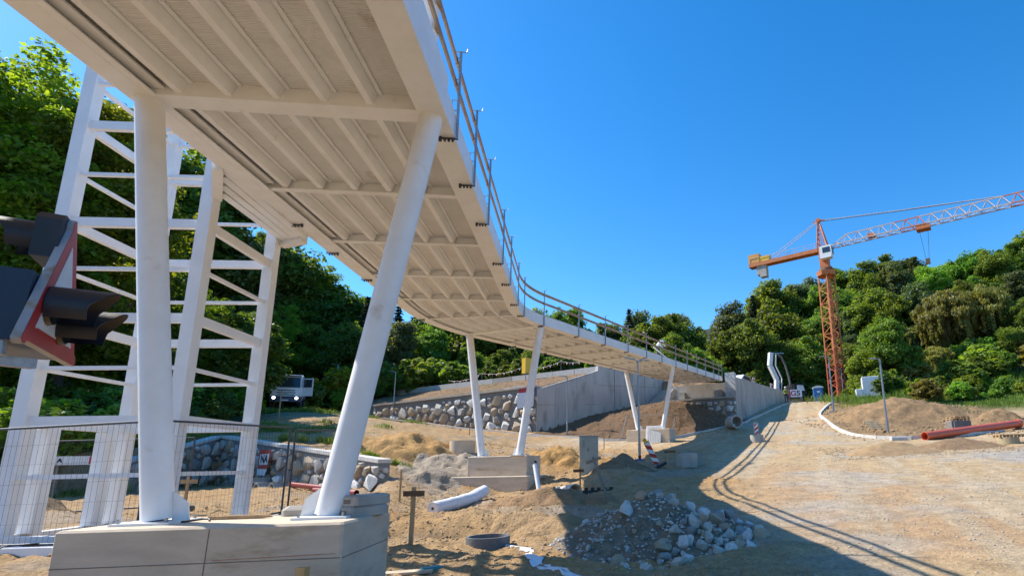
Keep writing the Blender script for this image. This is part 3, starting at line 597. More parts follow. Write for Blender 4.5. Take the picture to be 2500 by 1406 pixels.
# left wall, two faces meeting at a corner
lw = thing('stone_wall', 'low grey rubble stone wall with pale sloping coping behind the site fence', 'stone wall', (-23.1, 30.0, -.7))
A, B, C = (-22.0, 22.6), (-23.1, 30.0), (-9.95, 20.8)
wall_run(lw, 'wall_core', [A, B], [-1.6, -1.2], [.25, 1.86], .4, MORTAR); wall_run(lw, 'wall_core', [B, C], [-1.3, -1.5], [1.86, .22], .42, MORTAR)
face_stones(lw, A, B, -.85, -.70, .20, 1.8, .82, (1, .15), 3); face_stones(lw, B, C, -.75, -.85, 1.8, .17, .80, (-.57, -.82), 4, .13)
face_stones(lw, C, (C[0]+.24, C[1]+.34), -.75, -.6, .10, .10, .28, (.82, -.57), 14, .05)
def coping(parent, a, b, za, zb, w, h, mat, piece=1.6, side=1, over=.06):
    a = Vector(a); b = Vector(b); d = (b-a).normalized(); n = Vector((-d.y, d.x))*side; Lx = (b-a).length; k = max(1, round(Lx/piece))
    for i in range(k):
        p = a+d*(Lx*i/k+.004); q = a+d*(Lx*(i+1)/k-.004); z1 = za+(zb-za)*i/k; z2 = za+(zb-za)*(i+1)/k; ctr = n*(w/2-over)
        obj('coping_stone', MB().beam((*(p+ctr), z1+h/2), (*(q+ctr), z2+h/2), w, h), mat, parent)
coping(lw, A, B, .253, 1.863, .54, .12, CONC_L); coping(lw, B, C, 1.863, .223, .56, .14, CONC_L)
# middle wall under the upper slope
mw = thing('stone_wall', 'long pale rubble stone wall tapering left below the brown earth slope', 'stone wall', (-9.05, 45.9, 2.5))
A, B = (-27.8, 56.0), (-9.05, 45.95)
wall_run(mw, 'wall_core', [A, B], [3.4, .9], [6.33, 6.50], .5, MORTAR)
face_stones(mw, A, B, 4.85, 2.5, 6.02, 6.2, 1.05, (-.47, -.88), 6, .17)
coping(mw, A, B, 6.333, 6.503, .75, .16, CONC, 2.2, over=.16)
# concrete wing wall beside it
ww = thing('concrete_wall', 'tall grey concrete wing wall with sloping top behind the planting bed', 'concrete wall', (-9.0, 45.9, 2.6))
wp = [(-9.0, 45.92), (-6.35, 48.45), (-4.2, 50.55), (-1.9, 52.75), (1.75, 56.15), (3.1, 57.4)]
wall_run(ww, 'wall_panel', wp[:3], [1.6, 2.6, 3.2], [6.28, 7.43, 8.50], .4, CONC_W)
wall_run(ww, 'wall_panel', wp[2:], [3.2, 4.2, 4.6, 4.6], [9.05, 9.20, 9.42, 9.5], .4, CONC_W)
coping(ww, wp[0], wp[2], 6.284, 8.52, .44, .05, CONC_L, 6, over=.03)
for t, zt in ((.28, 6.9), (.62, 7.7)):
    p = Vector(wp[0]).lerp(Vector(wp[2]), t)+Vector((.0025, -.0025)); obj('panel_joint', MB().beam((*p, 2.6+t*1.6), (*p, zt-.1), .03, .012, up=(1, 1, 0)), SEAM, ww)
for k in range(1, 5):
    p = Vector(wp[2]).lerp(Vector(wp[5]), k/5)+Vector((.0025, -.0025)); obj('panel_joint', MB().beam((*p, 4.6), (*p, 9.0), .03, .012, up=(1, 1, 0)), SEAM, ww)
for a, b, z in ((wp[0], wp[2], 5.0), (wp[2], wp[4], 7.2)):
    a = Vector(a)+Vector((.0028, -.0028)); b = Vector(b)+Vector((.0028, -.0028)); obj('panel_joint', MB().beam((*a, z), (*b, z+.4), .012, .028), SEAM, ww)
# upper parapet along the top path
up = thing('parapet_wall', 'pale concrete parapet along the top of the brown earth slope', 'parapet', (-4.3, 51.1, 8.3))
pa, pb2 = Vector((-34.5, 66.8)), Vector((-4.3, 50.95)); K = 13
for k in range(K):
    p = pa.lerp(pb2, k/K+.0008); q = pa.lerp(pb2, (k+1)/K-.0008); zz = lambda t: 9.12+(9.06-9.12)*t
    d = (q-p).normalized(); n = Vector((-d.y, d.x))*.3
    zt0, zt1 = zz(k/K), zz((k+1)/K); 
    if k == 7: n = n*1.0
    obj('parapet_block', MB().prism([tuple(p), tuple(q), tuple(q+n), tuple(p+n)], [zt0-1.3]*4, [zt0, zt1, zt1, zt0]), CONC_L if k != 8 else CONC, up)
# abutment: stone plinth, shelf, back wall
ab = thing('abutment', 'shadowed abutment of rubble stone and concrete carrying the far bridge end', 'abutment', (5, 52, 4))
A, B = (1.5, 53.0), (8.30, 50.0)
wall_run(ab, 'stone_plinth', [A, B], [3.6, 2.6], [5.72, 5.66], .9, MORTAR)
face_stones(ab, A, B, 4.6, 3.60, 5.55, 5.50, .62, (-.4, -.92), 8, .13)
face_stones(ab, (8.30, 50.0), (8.62, 50.55), 3.7, 3.9, 5.55, 5.55, .5, (.87, -.5), 9, .10)
coping(ab, A, (8.42, 49.94), 5.723, 5.663, 1.1, .14, CONC, 2.4, over=.14)
wall_run(ab, 'back_wall', [(2.9, 54.05), (8.15, 51.75)], [5.0, 5.0], [7.35, 7.35], .5, CONC_W)
for (x, y) in ((3.8, 53.4), (7.2, 51.95)): obj('bearing_block', MB().box((x, y, 6.25), (.7, .5, .8), R(-22)), CONC, ab)
obj('corner_pier', MB().prism([(7.75, 51.0), (8.55, 50.62), (8.85, 51.2), (8.05, 51.6)], 5.80, 8.15), CONC_L, ab)
# steps beside the abutment
st = thing('steps', 'flight of concrete steps climbing between the wing wall and abutment', 'steps', (1.2, 53.6, 5.5))
for k in range(11):
    c = Vector((.95, 53.3))+Vector((.52, .42))*k*.30; obj('step', MB().box((c.x, c.y, 5.30+k*.165+.082-.3), (1.9, .34, .765), R(-50)), CONC, st)
# long road-side wall on the right of the abutment
rw = thing('concrete_wall', 'long sunlit-topped concrete wall running uphill along the gravel road', 'concrete wall', (8.5, 50.2, 3.7))
rp = [(8.55, 50.1), (11.4, 54.75), (14.2, 59.4), (17.0, 64.0)]
wall_run(rw, 'wall_panel', rp, [2.6, 3.6, 4.6, 5.4], [7.62, 7.66, 7.70, 7.74], .4, CONC_W)
for t in np.linspace(.08, .95, 9):
    p = Vector(rp[0]).lerp(Vector(rp[3]), t); obj('panel_joint', MB().beam((p.x+.003, p.y-.002, 3.6+t*2), (p.x+.003, p.y-.002, 7.5), .028, .012, up=(1, 1, 0)), SEAM, rw)

# ------------------------------------------------------------------ kerbs
def kerb(label, P, h, w, side, cat='kerb'):
    t = thing('kerb', label, cat, (P[0][0], P[0][1], gz(*P[0])))
    zs = HG(np.array([p[0] for p in P]), np.array([p[1] for p in P])); zs = np.convolve(np.pad(zs, 2, 'edge'), np.ones(5)/5, 'valid')
    for i in range(len(P)-1):
        a, b = Vector((*P[i], zs[i])), Vector((*P[i+1], zs[i+1])); d = (b-a).normalized()
        obj('kerb_stone', MB().beam(a+d*.006+Vector((0, 0, h/2-.16)), b-d*.006+Vector((0, 0, h/2-.16)), w, h+.32), CONC_L, t)
    return t
kerb('pale concrete kerb curving along the planting bed and up beside the wall', KL, .12, .16, 1)
kerb('white concrete kerb round the earth island with the lamp posts', KR, .16, .20, 1)
kerb('short kerb spur beside the island lamp post', [(16.6, 49.0), (17.6, 48.9), (18.5, 48.7)], .1, .16, 1)

# ------------------------------------------------------------------ traffic signal with warning triangle, close on the left
n_ = Vector((.825, .565, 0)); e_ = Vector((-.565, .825, 0)); Z_ = Vector((0, 0, 1)); SC = Vector((-3.085, 2.76, .605))
tsig = thing('traffic_signal', 'portable black traffic signal head behind a red and white warning triangle', 'traffic signal', (-3.72, 2.35, gz(-3.72, 2.35)))
def tri(L, rnd, n=6):
    """rounded equilateral outline standing on its base, origin at base middle"""
    P = [Vector((-L/2, 0)), Vector((L/2, 0)), Vector((0, L*.866))]; c = Vector((0, L*.2887)); out = []
    for k, p in enumerate(P):
        q = p+(c-p).normalized()*rnd*2; a0 = (-90-60+120*k)
        for t in np.linspace(0, 1, n): a = R(a0-0+120*t-0); out.append(q+Vector((math.cos(a), math.sin(a)))*rnd)
    return out
def plate(L, rnd, o, th): return MB().extr([(p.x, p.y) for p in tri(L, rnd)], o, e_, Z_, n_*th)
sg_ = obj('warning_sign', plate(.93, .045, SC-n_*.03, .034), M('sign_back_grey', (.42, .43, .45), (.33, .34, .36), rough=.5, scale=6, stain=dict(col=(.30, .22, .13), lo=.55, hi=.7, scale=9)), tsig)
obj('red_border', plate(.915, .04, SC+n_*.0045+Z_*.004, .002), RED, sg_)
obj('white_field', plate(.60, .012, SC+n_*.007+Z_*.098, .002), SWHITE, sg_)
hb = SC-n_*.03
obj('housing', MB().extr([(-.30, .03), (.28, .03), (.28, .38), (-.30, .38)], hb-n_*.30, e_, Z_, n_*.295), BLUEBLK, tsig)
def visor(c, d, r, ln, up):
    """tunnel hood: half open cylinder with a slanted mouth"""
    mb = MB(); d = d.normalized(); sx = d.cross(up).normalized(); N = 18; o = 0; vs = []
    for k in range(N+1):
        a = R(-40+260*k/N); dirv = sx*math.cos(a)+up*math.sin(a); l2 = ln*(.62+.38*max(0, math.sin(a)))
        vs += [c+dirv*r, c+dirv*r+d*l2, c+dirv*(r-.006)+d*l2, c+dirv*(r-.006)]
    fs = []
    for k in range(N):
        for q in range(4): fs.append((k*4+q, k*4+(q+1) % 4, (k+1)*4+(q+1) % 4, (k+1)*4+q))
    return mb.add(vs, fs)
for a, z in ((-.16, .235), (.08, .18)):
    c = SC+e_*a+Z_*z+n_*.01
    v = obj('visor', visor(c, n_, .105, .25, Z_), PLASTIC, tsig, 50)
    obj('lens', MB().tube(c, c+n_*.02, .097, .09, 20), M('dark_lens', (.03, .03, .032), rough=.15), v, 40)
tc_ = SC-n_*.12+Z_*.60-e_*.0
obj('top_housing', MB().extr([(-.11, -.09), (.11, -.09), (.11, .12), (.07, .16), (-.07, .16), (-.11, .12)], tc_, e_, Z_, n_*.10), PLASTIC, tsig)
obj('visor', visor(tc_+Z_*.02, -n_, .10, .16, Z_), PLASTIC, tsig, 50)
obj('bracket', MB().beam(SC-n_*.04-Z_*.03-e_*.42, SC-n_*.5-Z_*.06-e_*.42, .05, .06).beam(SC-n_*.06-Z_*.03+e_*.05, SC-n_*.55-Z_*.05-e_*.4, .05, .05), STEEL, tsig)
pz = gz(-3.72, 2.35)
obj('pole', MB().tube((-3.72, 2.35, pz-.02), (-3.72, 2.35, 1.35), .04, n=14).beam(SC-n_*.3+Z_*.33, Vector((-3.72, 2.35, .93)), .05, .05), STEEL, tsig, 40)
obj('base', MB().bbox((-3.72, 2.35, pz+.05), (.7, .7, .2), .03), CONC, tsig)

# ------------------------------------------------------------------ site fence
def fence_panel(a, b, h, label, feet=True):
    a = Vector((*a, gz(*a))); b = Vector((*b, gz(*b))); t = thing('mesh_fence', label, 'fence', a, group='mesh site fence panels')
    d = b-a; ln = d.length; d.normalize(); u = Vector((0, 0, 1)); lo, hi = .16, h; p0 = a+d*.04; p1 = b-d*.04
    for p in (p0, p1): obj('post', MB().tube(p+u*.02, p+u*(hi), .021, n=8), DSTEEL, t, 40)
    for z in (lo, hi-.02): obj('rail', MB().tube(p0+u*z, p1+u*z, .019, n=8), DSTEEL, t, 40)
    m = MB(); n = int(ln/.10); nh = int((hi-lo)/.26)
    for k in range(1, n): q = p0.lerp(p1, k/n); m.beam(q+u*lo, q+u*hi, .0022, .0022)
    for k in range(1, nh): z = lo+(hi-lo)*k/nh; m.beam(p0+u*z, p1+u*z, .0024, .0024)
    w = obj('wire_mesh', m, DSTEEL, t); w['kind'] = 'stuff'
    for p in (p0, p1): obj('foot', MB().bbox(p+u*.06, (.62, .24, .14), .03, math.atan2(d.y, d.x)+R(90)), PLASTIC, t)
    return t
fence_panel((-11.0, 8.72), (-7.42, 8.3), 1.93, 'mesh fence panel standing in front of the lift tower base')
fence_panel((-7.93, 9.0), (-8.02, 12.45), 2.02, 'mesh fence panel between the tower and the near slanted leg')
fence_panel((-8.0, 12.55), (-8.4, 15.8), 1.98, 'mesh fence panel running back from the double post behind the near footing')
fence_panel((-15.2, 13.4), (-11.9, 14.6), 1.9, 'mesh fence panel seen through the lift tower frame')

# loose things on and round the near footing
fz = -.57
def block(name, label, c, d, rz, mat, cat, b=.03, lean=None, group=None):
    o = obj(name, MB().bbox((0, 0, d[2]/2), d, b), mat, None, None); o.location = c; o.rotation_euler = lean or (0, 0, rz); return tag(o, label, cat, group)
def fence_foot(c, rz, label):
    t = thing('concrete_block', label, 'concrete block', c, rz, 'concrete fence feet stacked on the near footing')
    m = MB().bbox((0, 0, .065), (.30, .58, .13), .025); obj('block', m, CONC, t, world=False)
    for y in (-.2, .2): obj('tube_hole', MB().tube((0, y, .131), (0, y, .135), .03, n=14), PLASTIC, t, world=False)
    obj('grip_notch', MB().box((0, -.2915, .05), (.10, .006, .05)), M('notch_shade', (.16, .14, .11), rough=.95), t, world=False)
fence_foot((-3.62, 7.22, fz), R(-22), 'lower concrete fence foot on the corner of the near footing')
fence_foot((-3.61, 7.24, fz+.133), R(-17), 'upper concrete fence foot stacked on another on the near footing')
block('concrete_block', 'rounded pale concrete fence foot lying at the back edge of near footing', (-4.52, 7.42, fz), (.46, .20, .125), R(8), CONC, 'concrete block', .05)
def plank(label, a, b, w, h, mat=WOOD, name='plank', cat='plank', point=False):
    a = Vector(a); b = Vector(b); o = obj(name, MB().beam(a, b, w, h) if not point else MB().beam(a, b, w, h).beam(b, b+(b-a).normalized()*.12, w, h, w1=.012, h1=.01), mat); return tag(o, label, cat)
plank('pointed timber stake lying on top of the near footing', (-5.45, 7.05, fz+.022), (-4.83, 7.12, fz+.022), .05, .04, point=True, name='timber_stake', cat='stake')
plank('second short board lying behind the pointed stake on the near footing', (-5.38, 7.22, fz+.02), (-4.86, 7.30, fz+.02), .06, .035)
o = obj('steel_hook', MB().path([(-5.62, 6.62, fz+.012), (-5.5, 6.75, fz+.014), (-5.38, 6.86, fz+.03), (-5.30, 6.86, fz+.03), (-5.27, 6.83, fz+.012)], .012, 8), DSTEEL, None, 50); tag(o, 'bent steel bar on the near footing beside the upright leg', 'steel bar')
o = obj('timber_offcut', MB().beam((-3.62, 6.05, gz(-3.62, 6.05)-.05), (-3.63, 6.07, -.99), .10, .10), M('fresh_timber', (.60, .42, .18), (.48, .30, .12), rough=.75, scale=5, stretch=(1, 1, .1)), None); tag(o, 'short yellow timber post standing against the near footing corner', 'post')

# ------------------------------------------------------------------ stakes and batter boards
def stake(x, y, h, label, board=None, lean=(0, 0), w=.05, mat=WOOD, bmat=WOOD_B, bz=None, rz=0):
    z = gz(x, y); t = thing('survey_stake', label, 'stake', (x, y, z-.08), 0); t.rotation_euler = (lean[0], lean[1], rz)
    obj('stake', MB().beam((0, 0, -.1), (0, 0, h), w, w*.8), mat, t, world=False)
    if board: obj('board', MB().box((board[1], -w*.4-.014, (bz or h-.12)), (board[0], .026, .10 if board[0] < 1 else .08)), bmat, t, world=False)
    return t
stake(-4.42, 10.7, 1.12, 'tall timber stake with brown cross board standing in front of the white roll', (.40, .02), w=.07, bz=1.0)
stake(-7.7, 17.6, 1.05, 'plain reddish stake near the corner of the left stone wall')
stake(-2.2, 18.9, 1.05, 'stake with small dark board beside the concrete half pipe', (.36, -.05))
stake(-1.30, 19.1, 1.42, 'leaning grey stake with cross board over the trench', (.55, -.02), lean=(0, R(-20)), mat=WOOD_G, bmat=WOOD_G, w=.08)
stake(-2.5, 34.2, 1.15, 'lone stake at the edge of the gravel behind the cabinet')
stake(1.0, 24.6, .95, 'stake with small brown board beside the concrete well ring', (.5, .12))
stake(-12.6, 39.6, 1.15, 'short stake with board at the foot of the long stone wall', (.3, .1))
stake(-27.9, 54.6, 1.3, 'thin stake at the left end of the long stone wall')
stake(-11.4, 13.9, 1.0, 'brown stake with board behind the near upright leg', (.42, .05), bmat=WOOD)
stake(-27.2, 40.6, 2.2, 'pale stake standing in front of the white truck', w=.07)

# ------------------------------------------------------------------ street lamps
def lamp(x, y, h, label, arms=((-.55, 0),), r=.055, base=False, dz=0):
    z = gz(x, y)-.05+dz; t = thing('street_lamp', label, 'street lamp', (x, y, z))
    obj('pole', MB().path([(0, 0, 0), (0, 0, 1.0), (0, 0, 1.02), (0, 0, h)], [r*1.25, r*1.25, r, r*.75], 12), STEEL, t, 30, world=False)
    for ax, ay in arms:
        d = Vector((ax, ay, 0)).normalized(); l = Vector((ax, ay)).length; hd = obj('arm', MB().path([(0, 0, h-.12), d*.12+Vector((0, 0, h+.03)), d*(l*.45)+Vector((0, 0, h+.06))], .024, 8), STEEL, t, 50, world=False)
        obj('lamp_head', MB().beam(d*(l*.40)+Vector((0, 0, h+.06)), d*(l*.40+.5)+Vector((0, 0, h+.10)), .22, .07, w1=.14, h1=.045), STEEL, hd, world=False)
    if base: obj('ground_sleeve', MB().tube((0, 0, -.1), (0, 0, .26), .24, .23, 18), BLUE, t, 40, world=False); obj('socket', MB().tube((0, 0, .26), (0, 0, .42), .075, n=14), PLASTIC, t, 40, world=False)
lamp(-.24, 26.65, 5.05, 'grey lamp post with two arms on a blue socket by the leaning beacon', ((-.42, -.15), (.40, .35)), base=True)
lamp(-6.2, 44.2, 4.75, 'slim lamp post with one head in front of the concrete wing wall', ((-.3, .1),), r=.06)
lamp(-25.0, 54.3, 5.0, 'slim lamp post in front of the left end of the long stone wall', ((-.6, 0),))
lamp(-33.6, 59.0, 5.0, 'thin lamp post before dark trees near the white truck', ((-.6, 0),))
lamp(16.64, 37.6, 5.2, 'tall leaning-looking lamp post on the island behind the pale kerb blocks', ((-.5, .2),), r=.075)
lamp(17.1, 49.2, 5.1, 'lamp post at the kerb spur left of the crane mast', ((-.9, 0),), r=.07)
lamp(26.0, 70.5, 6.0, 'lamp post with arm just right of the crane mast', ((-.9, 0), (-.5, .2)), r=.08)

# ------------------------------------------------------------------ barriers and beacons
def stripes(parent, w, h, z0, th, slope=1):
    """diagonal red bars as thin plates on a white board (local x width, z up, facing -y)"""
    k = 0
    for i in range(4):
        zb = z0+h*(i*.36+.02); q = [(-w/2, zb), (w/2, zb+slope*w*.8), (w/2, zb+slope*w*.8+h*.18), (-w/2, zb+h*.18)]
        q = [(a, min(max(b, z0), z0+h)) for a, b in q]
        if q[2][1]-q[1][1] < .01 and q[3][1]-q[0][1] < .01: continue
        obj('red_stripe', MB().extr(q, (0, -th/2-.003, 0), (1, 0, 0), (0, 0, 1), (0, -.002, 0)), RED, parent, world=False)
def beacon(x, y, label, lean=(0, 0, 0), h=1.0, base='rubber', amber=False, z=None, sc=1.0, slope=1):
    z = gz(x, y) if z is None else z; t = thing('traffic_beacon', label, 'barrier', (x, y, z)); t.rotation_euler = lean; t.scale = (sc, sc, sc)
    bd = obj('board', MB().box((0, 0, .16+h/2), (.25, .03, h)), SWHITE, t, world=False); stripes(bd, .25, h, .16, .03, slope)
    obj('stem', MB().beam((0, 0, -.05), (0, 0, .2), .05, .04), PLASTIC, t, world=False)
    if base == 'rubber': obj('foot', MB().bbox((0, 0, .05), (.78, .38, .12), .03), PLASTIC, t, world=False)
    if amber:
        lb = obj('warning_lamp', MB().tube((-.02, -.03, h+.24), (-.02, .03, h+.24), .09, n=18), AMBER, t, 40, world=False); obj('lamp_box', MB().box((-.02, 0, h+.17), (.13, .10, .12)), YELLOW, t, world=False)
    return t
beacon(.62, 24.9, 'leaning red and white beacon board with yellow lamp beside the lamp post', (R(6), R(-27), R(8)), 1.12, amber=True, slope=-1)
bt = beacon(7.2, 35.3, 'small red and white barrier set in a round concrete base on the gravel road', (0, 0, R(12)), .82, base=None, slope=1); bt.location.z += .20
obj('concrete_base', MB().ring((0, 0, -.24), .42, .30, .48, 22).tube((0, 0, -.24), (0, 0, .1), .31, n=22), CONC, bt, 40, world=False)
obj('frame', MB().beam((-.15, 0, .1), (-.15, 0, 1.05), .03, .03).beam((.15, 0, .1), (.15, 0, 1.05), .03, .03).beam((-.15, 0, 1.05), (.15, 0, 1.05), .03, .03), STEEL, bt, world=False)
for k, (x, y, s) in enumerate(((11.9, 58.0, 1.1), (14.6, 61.6, 1.1), (15.6, 63.0, 1.05), (16.2, 65.6, 1.0))):
    beacon(x, y, ('red and white beacon board beside the white car behind the road wall', 'red and white beacon board left of the white pump boom', 'red and white beacon board just right of the white pump boom', 'red and white beacon board nearest the GS banner')[k], (0, 0, R(20)), 1.15, z=gz(x, y), sc=s, slope=-1)

# ------------------------------------------------------------------ rings, pipes, rolls
def ring(name, label, x, y, ro, ri, h, mat, sink=.05, cat='concrete ring', rot=None):
    o = obj(name, MB().ring((0, 0, 0), ro, ri, h, 30), mat, None, 40); o.location = (x, y, gz(x, y)-sink); o.rotation_euler = rot or (0, 0, 0); return tag(o, label, cat)
ring('well_ring', 'upright grey concrete well ring half covered by a plate beside the road', 1.95, 25.8, .50, .42, .62, CONC, .06)
cp = obj('cover_plate', MB().bbox((2.0, 25.95, gz(1.95, 25.8)+.575), (.55, .45, .03), .01, R(20)), CONC_L); tag(cp, 'flat pale plate lying across the concrete well ring', 'plate')
ring('manhole_ring', 'dark grey manhole ring set in the ground beside white fleece', -3.1, 11.15, .42, .36, .42, M('dark_concrete', (.16, .165, .17), (.11, .115, .12), rough=.8, scale=6, bump=.3), .24)
ring('well_ring', 'concrete well ring half buried in the yellow clay bank', -9.1, 27.6, .62, .52, .9, CONC_F, .28)
o = ring('concrete_pipe', 'short concrete pipe lying on its side by the kerb under the bridge end', 6.9, 43.6, .50, .40, 1.2, CONC, 0, 'pipe', (R(90), 0, R(15))); o.location.z += .46
def pipe(name, label, a, b, r, mat, cat='pipe', sock=0, n=18, hollow=.9):
    a = Vector(a); b = Vector(b); d = (b-a); M3 = d.to_track_quat('Z', 'Y').to_matrix(); t = None
    mb = MB().ring(a, r, r*hollow, d.length, n, M3)
    if sock:
        t = thing(name, label, cat, a); obj('barrel', mb, mat, t, 40); e = d.normalized(); obj('socket', MB().ring(b-e*.26, r*1.12, r*1.0, .30, n, M3), mat, t, 40); return t
    return tag(obj(name, mb, mat, None, 40), label, cat)
pipe('plastic_pipe', 'long orange red plastic pipe lying across the kerb of the island', (16.2, 31.9, gz(16.2, 31.9)+.22), (24.0, 35.2, gz(24.0, 35.2)+.28), .245, PIPE_R, sock=1)
pipe('plastic_pipe', 'dull red pipe lying by the end of the left stone wall', (-12.6, 21.3, gz(-12.6, 21.3)+.09), (-10.1, 19.6, gz(-10.1, 19.6)+.10), .10, PIPE_D)
pipe('plastic_pipe', 'second red pipe lying behind the slanted leg by the left wall', (-14.4, 22.7, gz(-14.4, 22.7)+.10), (-11.2, 20.5, gz(-11.2, 20.5)+.10), .10, PIPE_D)
wp_ = thing('plastic_pipe', 'white pipe leaning on the middle footing with a black cap', 'pipe', (-4.05, 21.4, gz(-4.05, 21.4)))
obj('barrel', MB().tube((-4.05, 21.4, gz(-4.05, 21.4)-.05), (-4.35, 21.95, .05), .085, n=16), SWHITE, wp_, 40); obj('end_cap', MB().tube((-4.35, 21.95, .045), (-4.385, 22.01, .14), .10, n=16), PLASTIC, wp_, 40)
rp_ = [Vector((-6.25, 16.55, 0)), Vector((-5.95, 17.6, 0)), Vector((-5.75, 18.6, 0)), Vector((-5.6, 19.5, 0))]
for i, p in enumerate(rp_): p.z = gz(p.x, p.y)+.19+(.10 if i == 3 else 0)
roll = thing('fleece_roll', 'long white roll of fleece lying on the sandy ground', 'roll', (rp_[0].x, rp_[0].y, rp_[0].z-.19))
P = []
for i in range(3):
    for t in np.linspace(0, 1, 6, endpoint=(i == 2)): P.append(rp_[i].lerp(rp_[i+1], t))
obj('roll_body', MB().path(P, [.195+random.uniform(-.01, .01) for _ in P], 20), GEO, roll, 50)
dd = (rp_[0]-rp_[1]).normalized(); obj('core_tube', MB().tube(rp_[0]-dd*.05, rp_[0]+dd*.012, .045, n=14), M('card_tube', (.26, .20, .13), rough=.9), roll, 40); obj('core_hole', MB().tube(rp_[0]+dd*.0125, rp_[0]+dd*.016, .032, n=14), PLASTIC, roll)
# half pipe and loose fittings in the trench
hp = MB(); N = 12; a0 = Vector((-3.45, 20.5, gz(-3.45, 20.5)+.05)); a1 = Vector((-2.45, 19.55, gz(-2.45, 19.55)+.08)); d = (a1-a0).normalized(); sx = d.cross(Z_).normalized(); vs = []; fs = []
for k in range(N+1):
    an = math.pi*k/N; q = sx*math.cos(an)+Z_*math.sin(an); vs += [a0+q*.33, a1+q*.33, a1+q*.29, a0+q*.29]
for k in range(N):
    for q in range(4): fs.append((k*4+q, k*4+(q+1) % 4, k*4+4+(q+1) % 4, k*4+4+q))
tag(obj('half_pipe', hp.add(vs, fs+[(0, 1, 2, 3), (N*4, N*4+1, N*4+2, N*4+3)]), CONC_L, None, 40), 'pale half round channel lying in the trench beside the small pipes', 'channel')
for k, (x, y) in enumerate(((-2.95, 18.95), (-2.72, 18.9))):
    z = gz(x, y); tag(obj('pipe_stub', MB().ring((x, y, z-.1), .075, .062, .48-.04*k, 16), SWHITE, None, 40), ('left of two short upright white pipe stubs at the trench', 'right of two short upright white pipe stubs at the trench')[k], 'pipe')
dr = thing('drainage_crate', 'black toothed plastic drainage edging lying in the trench', 'drainage edging', (-1.9, 20.1, gz(-1.9, 20.1)))
obj('strip', MB().box((0, 0, .06), (1.5, .25, .14), R(10)), PLASTIC, dr, world=False)
for k in range(7): obj('tooth', MB().box((-.66+k*.22, -.02+(-.66+k*.22)*.17, .175), (.12, .2, .10), R(10)), PLASTIC, dr, world=False)
# distribution cabinet
cb = thing('cabinet', 'tall grey green distribution cabinet standing in the clay bank', 'cabinet', (-2.45, 24.3, gz(-2.45, 24.3)-.15), R(6))
obj('plinth', MB().bbox((0, 0, .32), (.80, .36, .64), .015), CAB, cb, world=False); obj('body', MB().bbox((0, 0, 1.16), (.82, .38, 1.02), .02), CAB, cb, world=False)
for sx_ in (-.2, .2): obj('door', MB().box((sx_, -.195, 1.16), (.385, .012, .94)), CAB, cb, world=False)
obj('louvre', MB().box((-.22, -.2035, 1.36), (.10, .006, .30)), M('louvre_grey', (.24, .27, .22), rough=.6), cb, world=False); obj('handle', MB().box((-.03, -.206, 1.1), (.03, .02, .14)), PLASTIC, cb, world=False); obj('roof_cap', MB().bbox((0, 0, 1.69), (.86, .42, .045), .012), CAB, cb, world=False)
# drain trough stacks by the left wall
def trough(c, rz, label):
    t = thing('drain_trough', label, 'concrete trough', c, rz, 'concrete drain troughs by the left wall')
    P = [(-.34, 0), (.34, 0), (.34, .05), (.22, .07), (.12, .24), (-.12, .24), (-.22, .07), (-.34, .05)]; I = [(.16, .035), (.075, .19), (-.075, .19), (-.16, .035)]
    obj('trough', MB().extr([(-.34, 0), (-.17, 0), (-.085, .17), (.085, .17), (.17, 0), (.34, 0), (.34, .05), (.22, .07), (.12, .24), (-.12, .24), (-.22, .07), (-.34, .05)], (0, 0, 0), (1, 0, 0), (0, 0, 1), (0, .8, 0)), CONC, t, world=False)
for k, (x, y, dz, l) in enumerate(((-17.9, 24.9, 0, 'leftmost concrete drain trough lying in front of the left wall'), (-17.0, 24.4, 0, 'middle concrete drain trough of the row before the left wall'), (-15.8, 23.6, 0, 'rightmost concrete drain trough in front of the left wall'), (-17.9, 24.9, .25, 'concrete drain trough stacked on top of the leftmost one'))):
    trough((x, y, gz(x, y)-.02+dz), R(-34+k*4), l)
# pallets
PALW = M('pale_pallet_timber', (.58, .44, .25), (.44, .32, .18), rough=.8, scale=5, bump=.2)
def pallet(c, rot, label, n=1, group=None):
    t = thing('pallet', label, 'pallet', c, group=group); t.rotation_euler = rot
    for k in range(5): obj('deck_board', MB().box((0, -.34+k*.17, .133), (1.2, .11, .022)), PALW, t, world=False)
    for x in (-.54, 0, .54):
        obj('stringer', MB().box((x, 0, .111), (.10, .80, .02)), WOOD, t, world=False); obj('bottom_board', MB().box((x, 0, .011), (.10, .80, .022)), WOOD, t, world=False)
        for y in (-.33, 0, .33): obj('block', MB().box((x, y, .0615), (.10, .10, .077)), WOOD, t, world=False)
    return t
pallet((15.8, 38.0, gz(15.8, 38.0)+.40), (R(48), 0, R(18)), 'pallet propped on the earth of the island near the kerb')
pz = gz(21.1, 36.9)
tag(obj('concrete_box', MB().bbox((21.1, 36.9, pz+.2), (1.25, .9, .55), .03, R(8)), M('shadow_grey_concrete', (.22, .20, .18), (.17, .155, .14), rough=.9, scale=5), None), 'grey box under two pallets at the back of the island', 'box')  # dark grey concrete, mottled evenly over the whole box
pallet((21.1, 36.9, pz+.478), (0, 0, R(8)), 'lower of two pallets on the grey box on the island'); pallet((21.12, 36.92, pz+.626), (0, 0, R(14)), 'upper of two pallets on the grey box on the island')
ring('well_ring', 'low yellowish well ring under the pallet right of the orange pipe', 18.6, 28.3, .50, .40, .35, M('yellow_concrete', (.42, .34, .20), (.34, .27, .16), rough=.9, scale=5), .05)
pallet((18.7, 28.4, gz(18.6, 28.3)+.30), (0, 0, R(-6)), 'dark weathered pallet lying over the yellowish well ring')
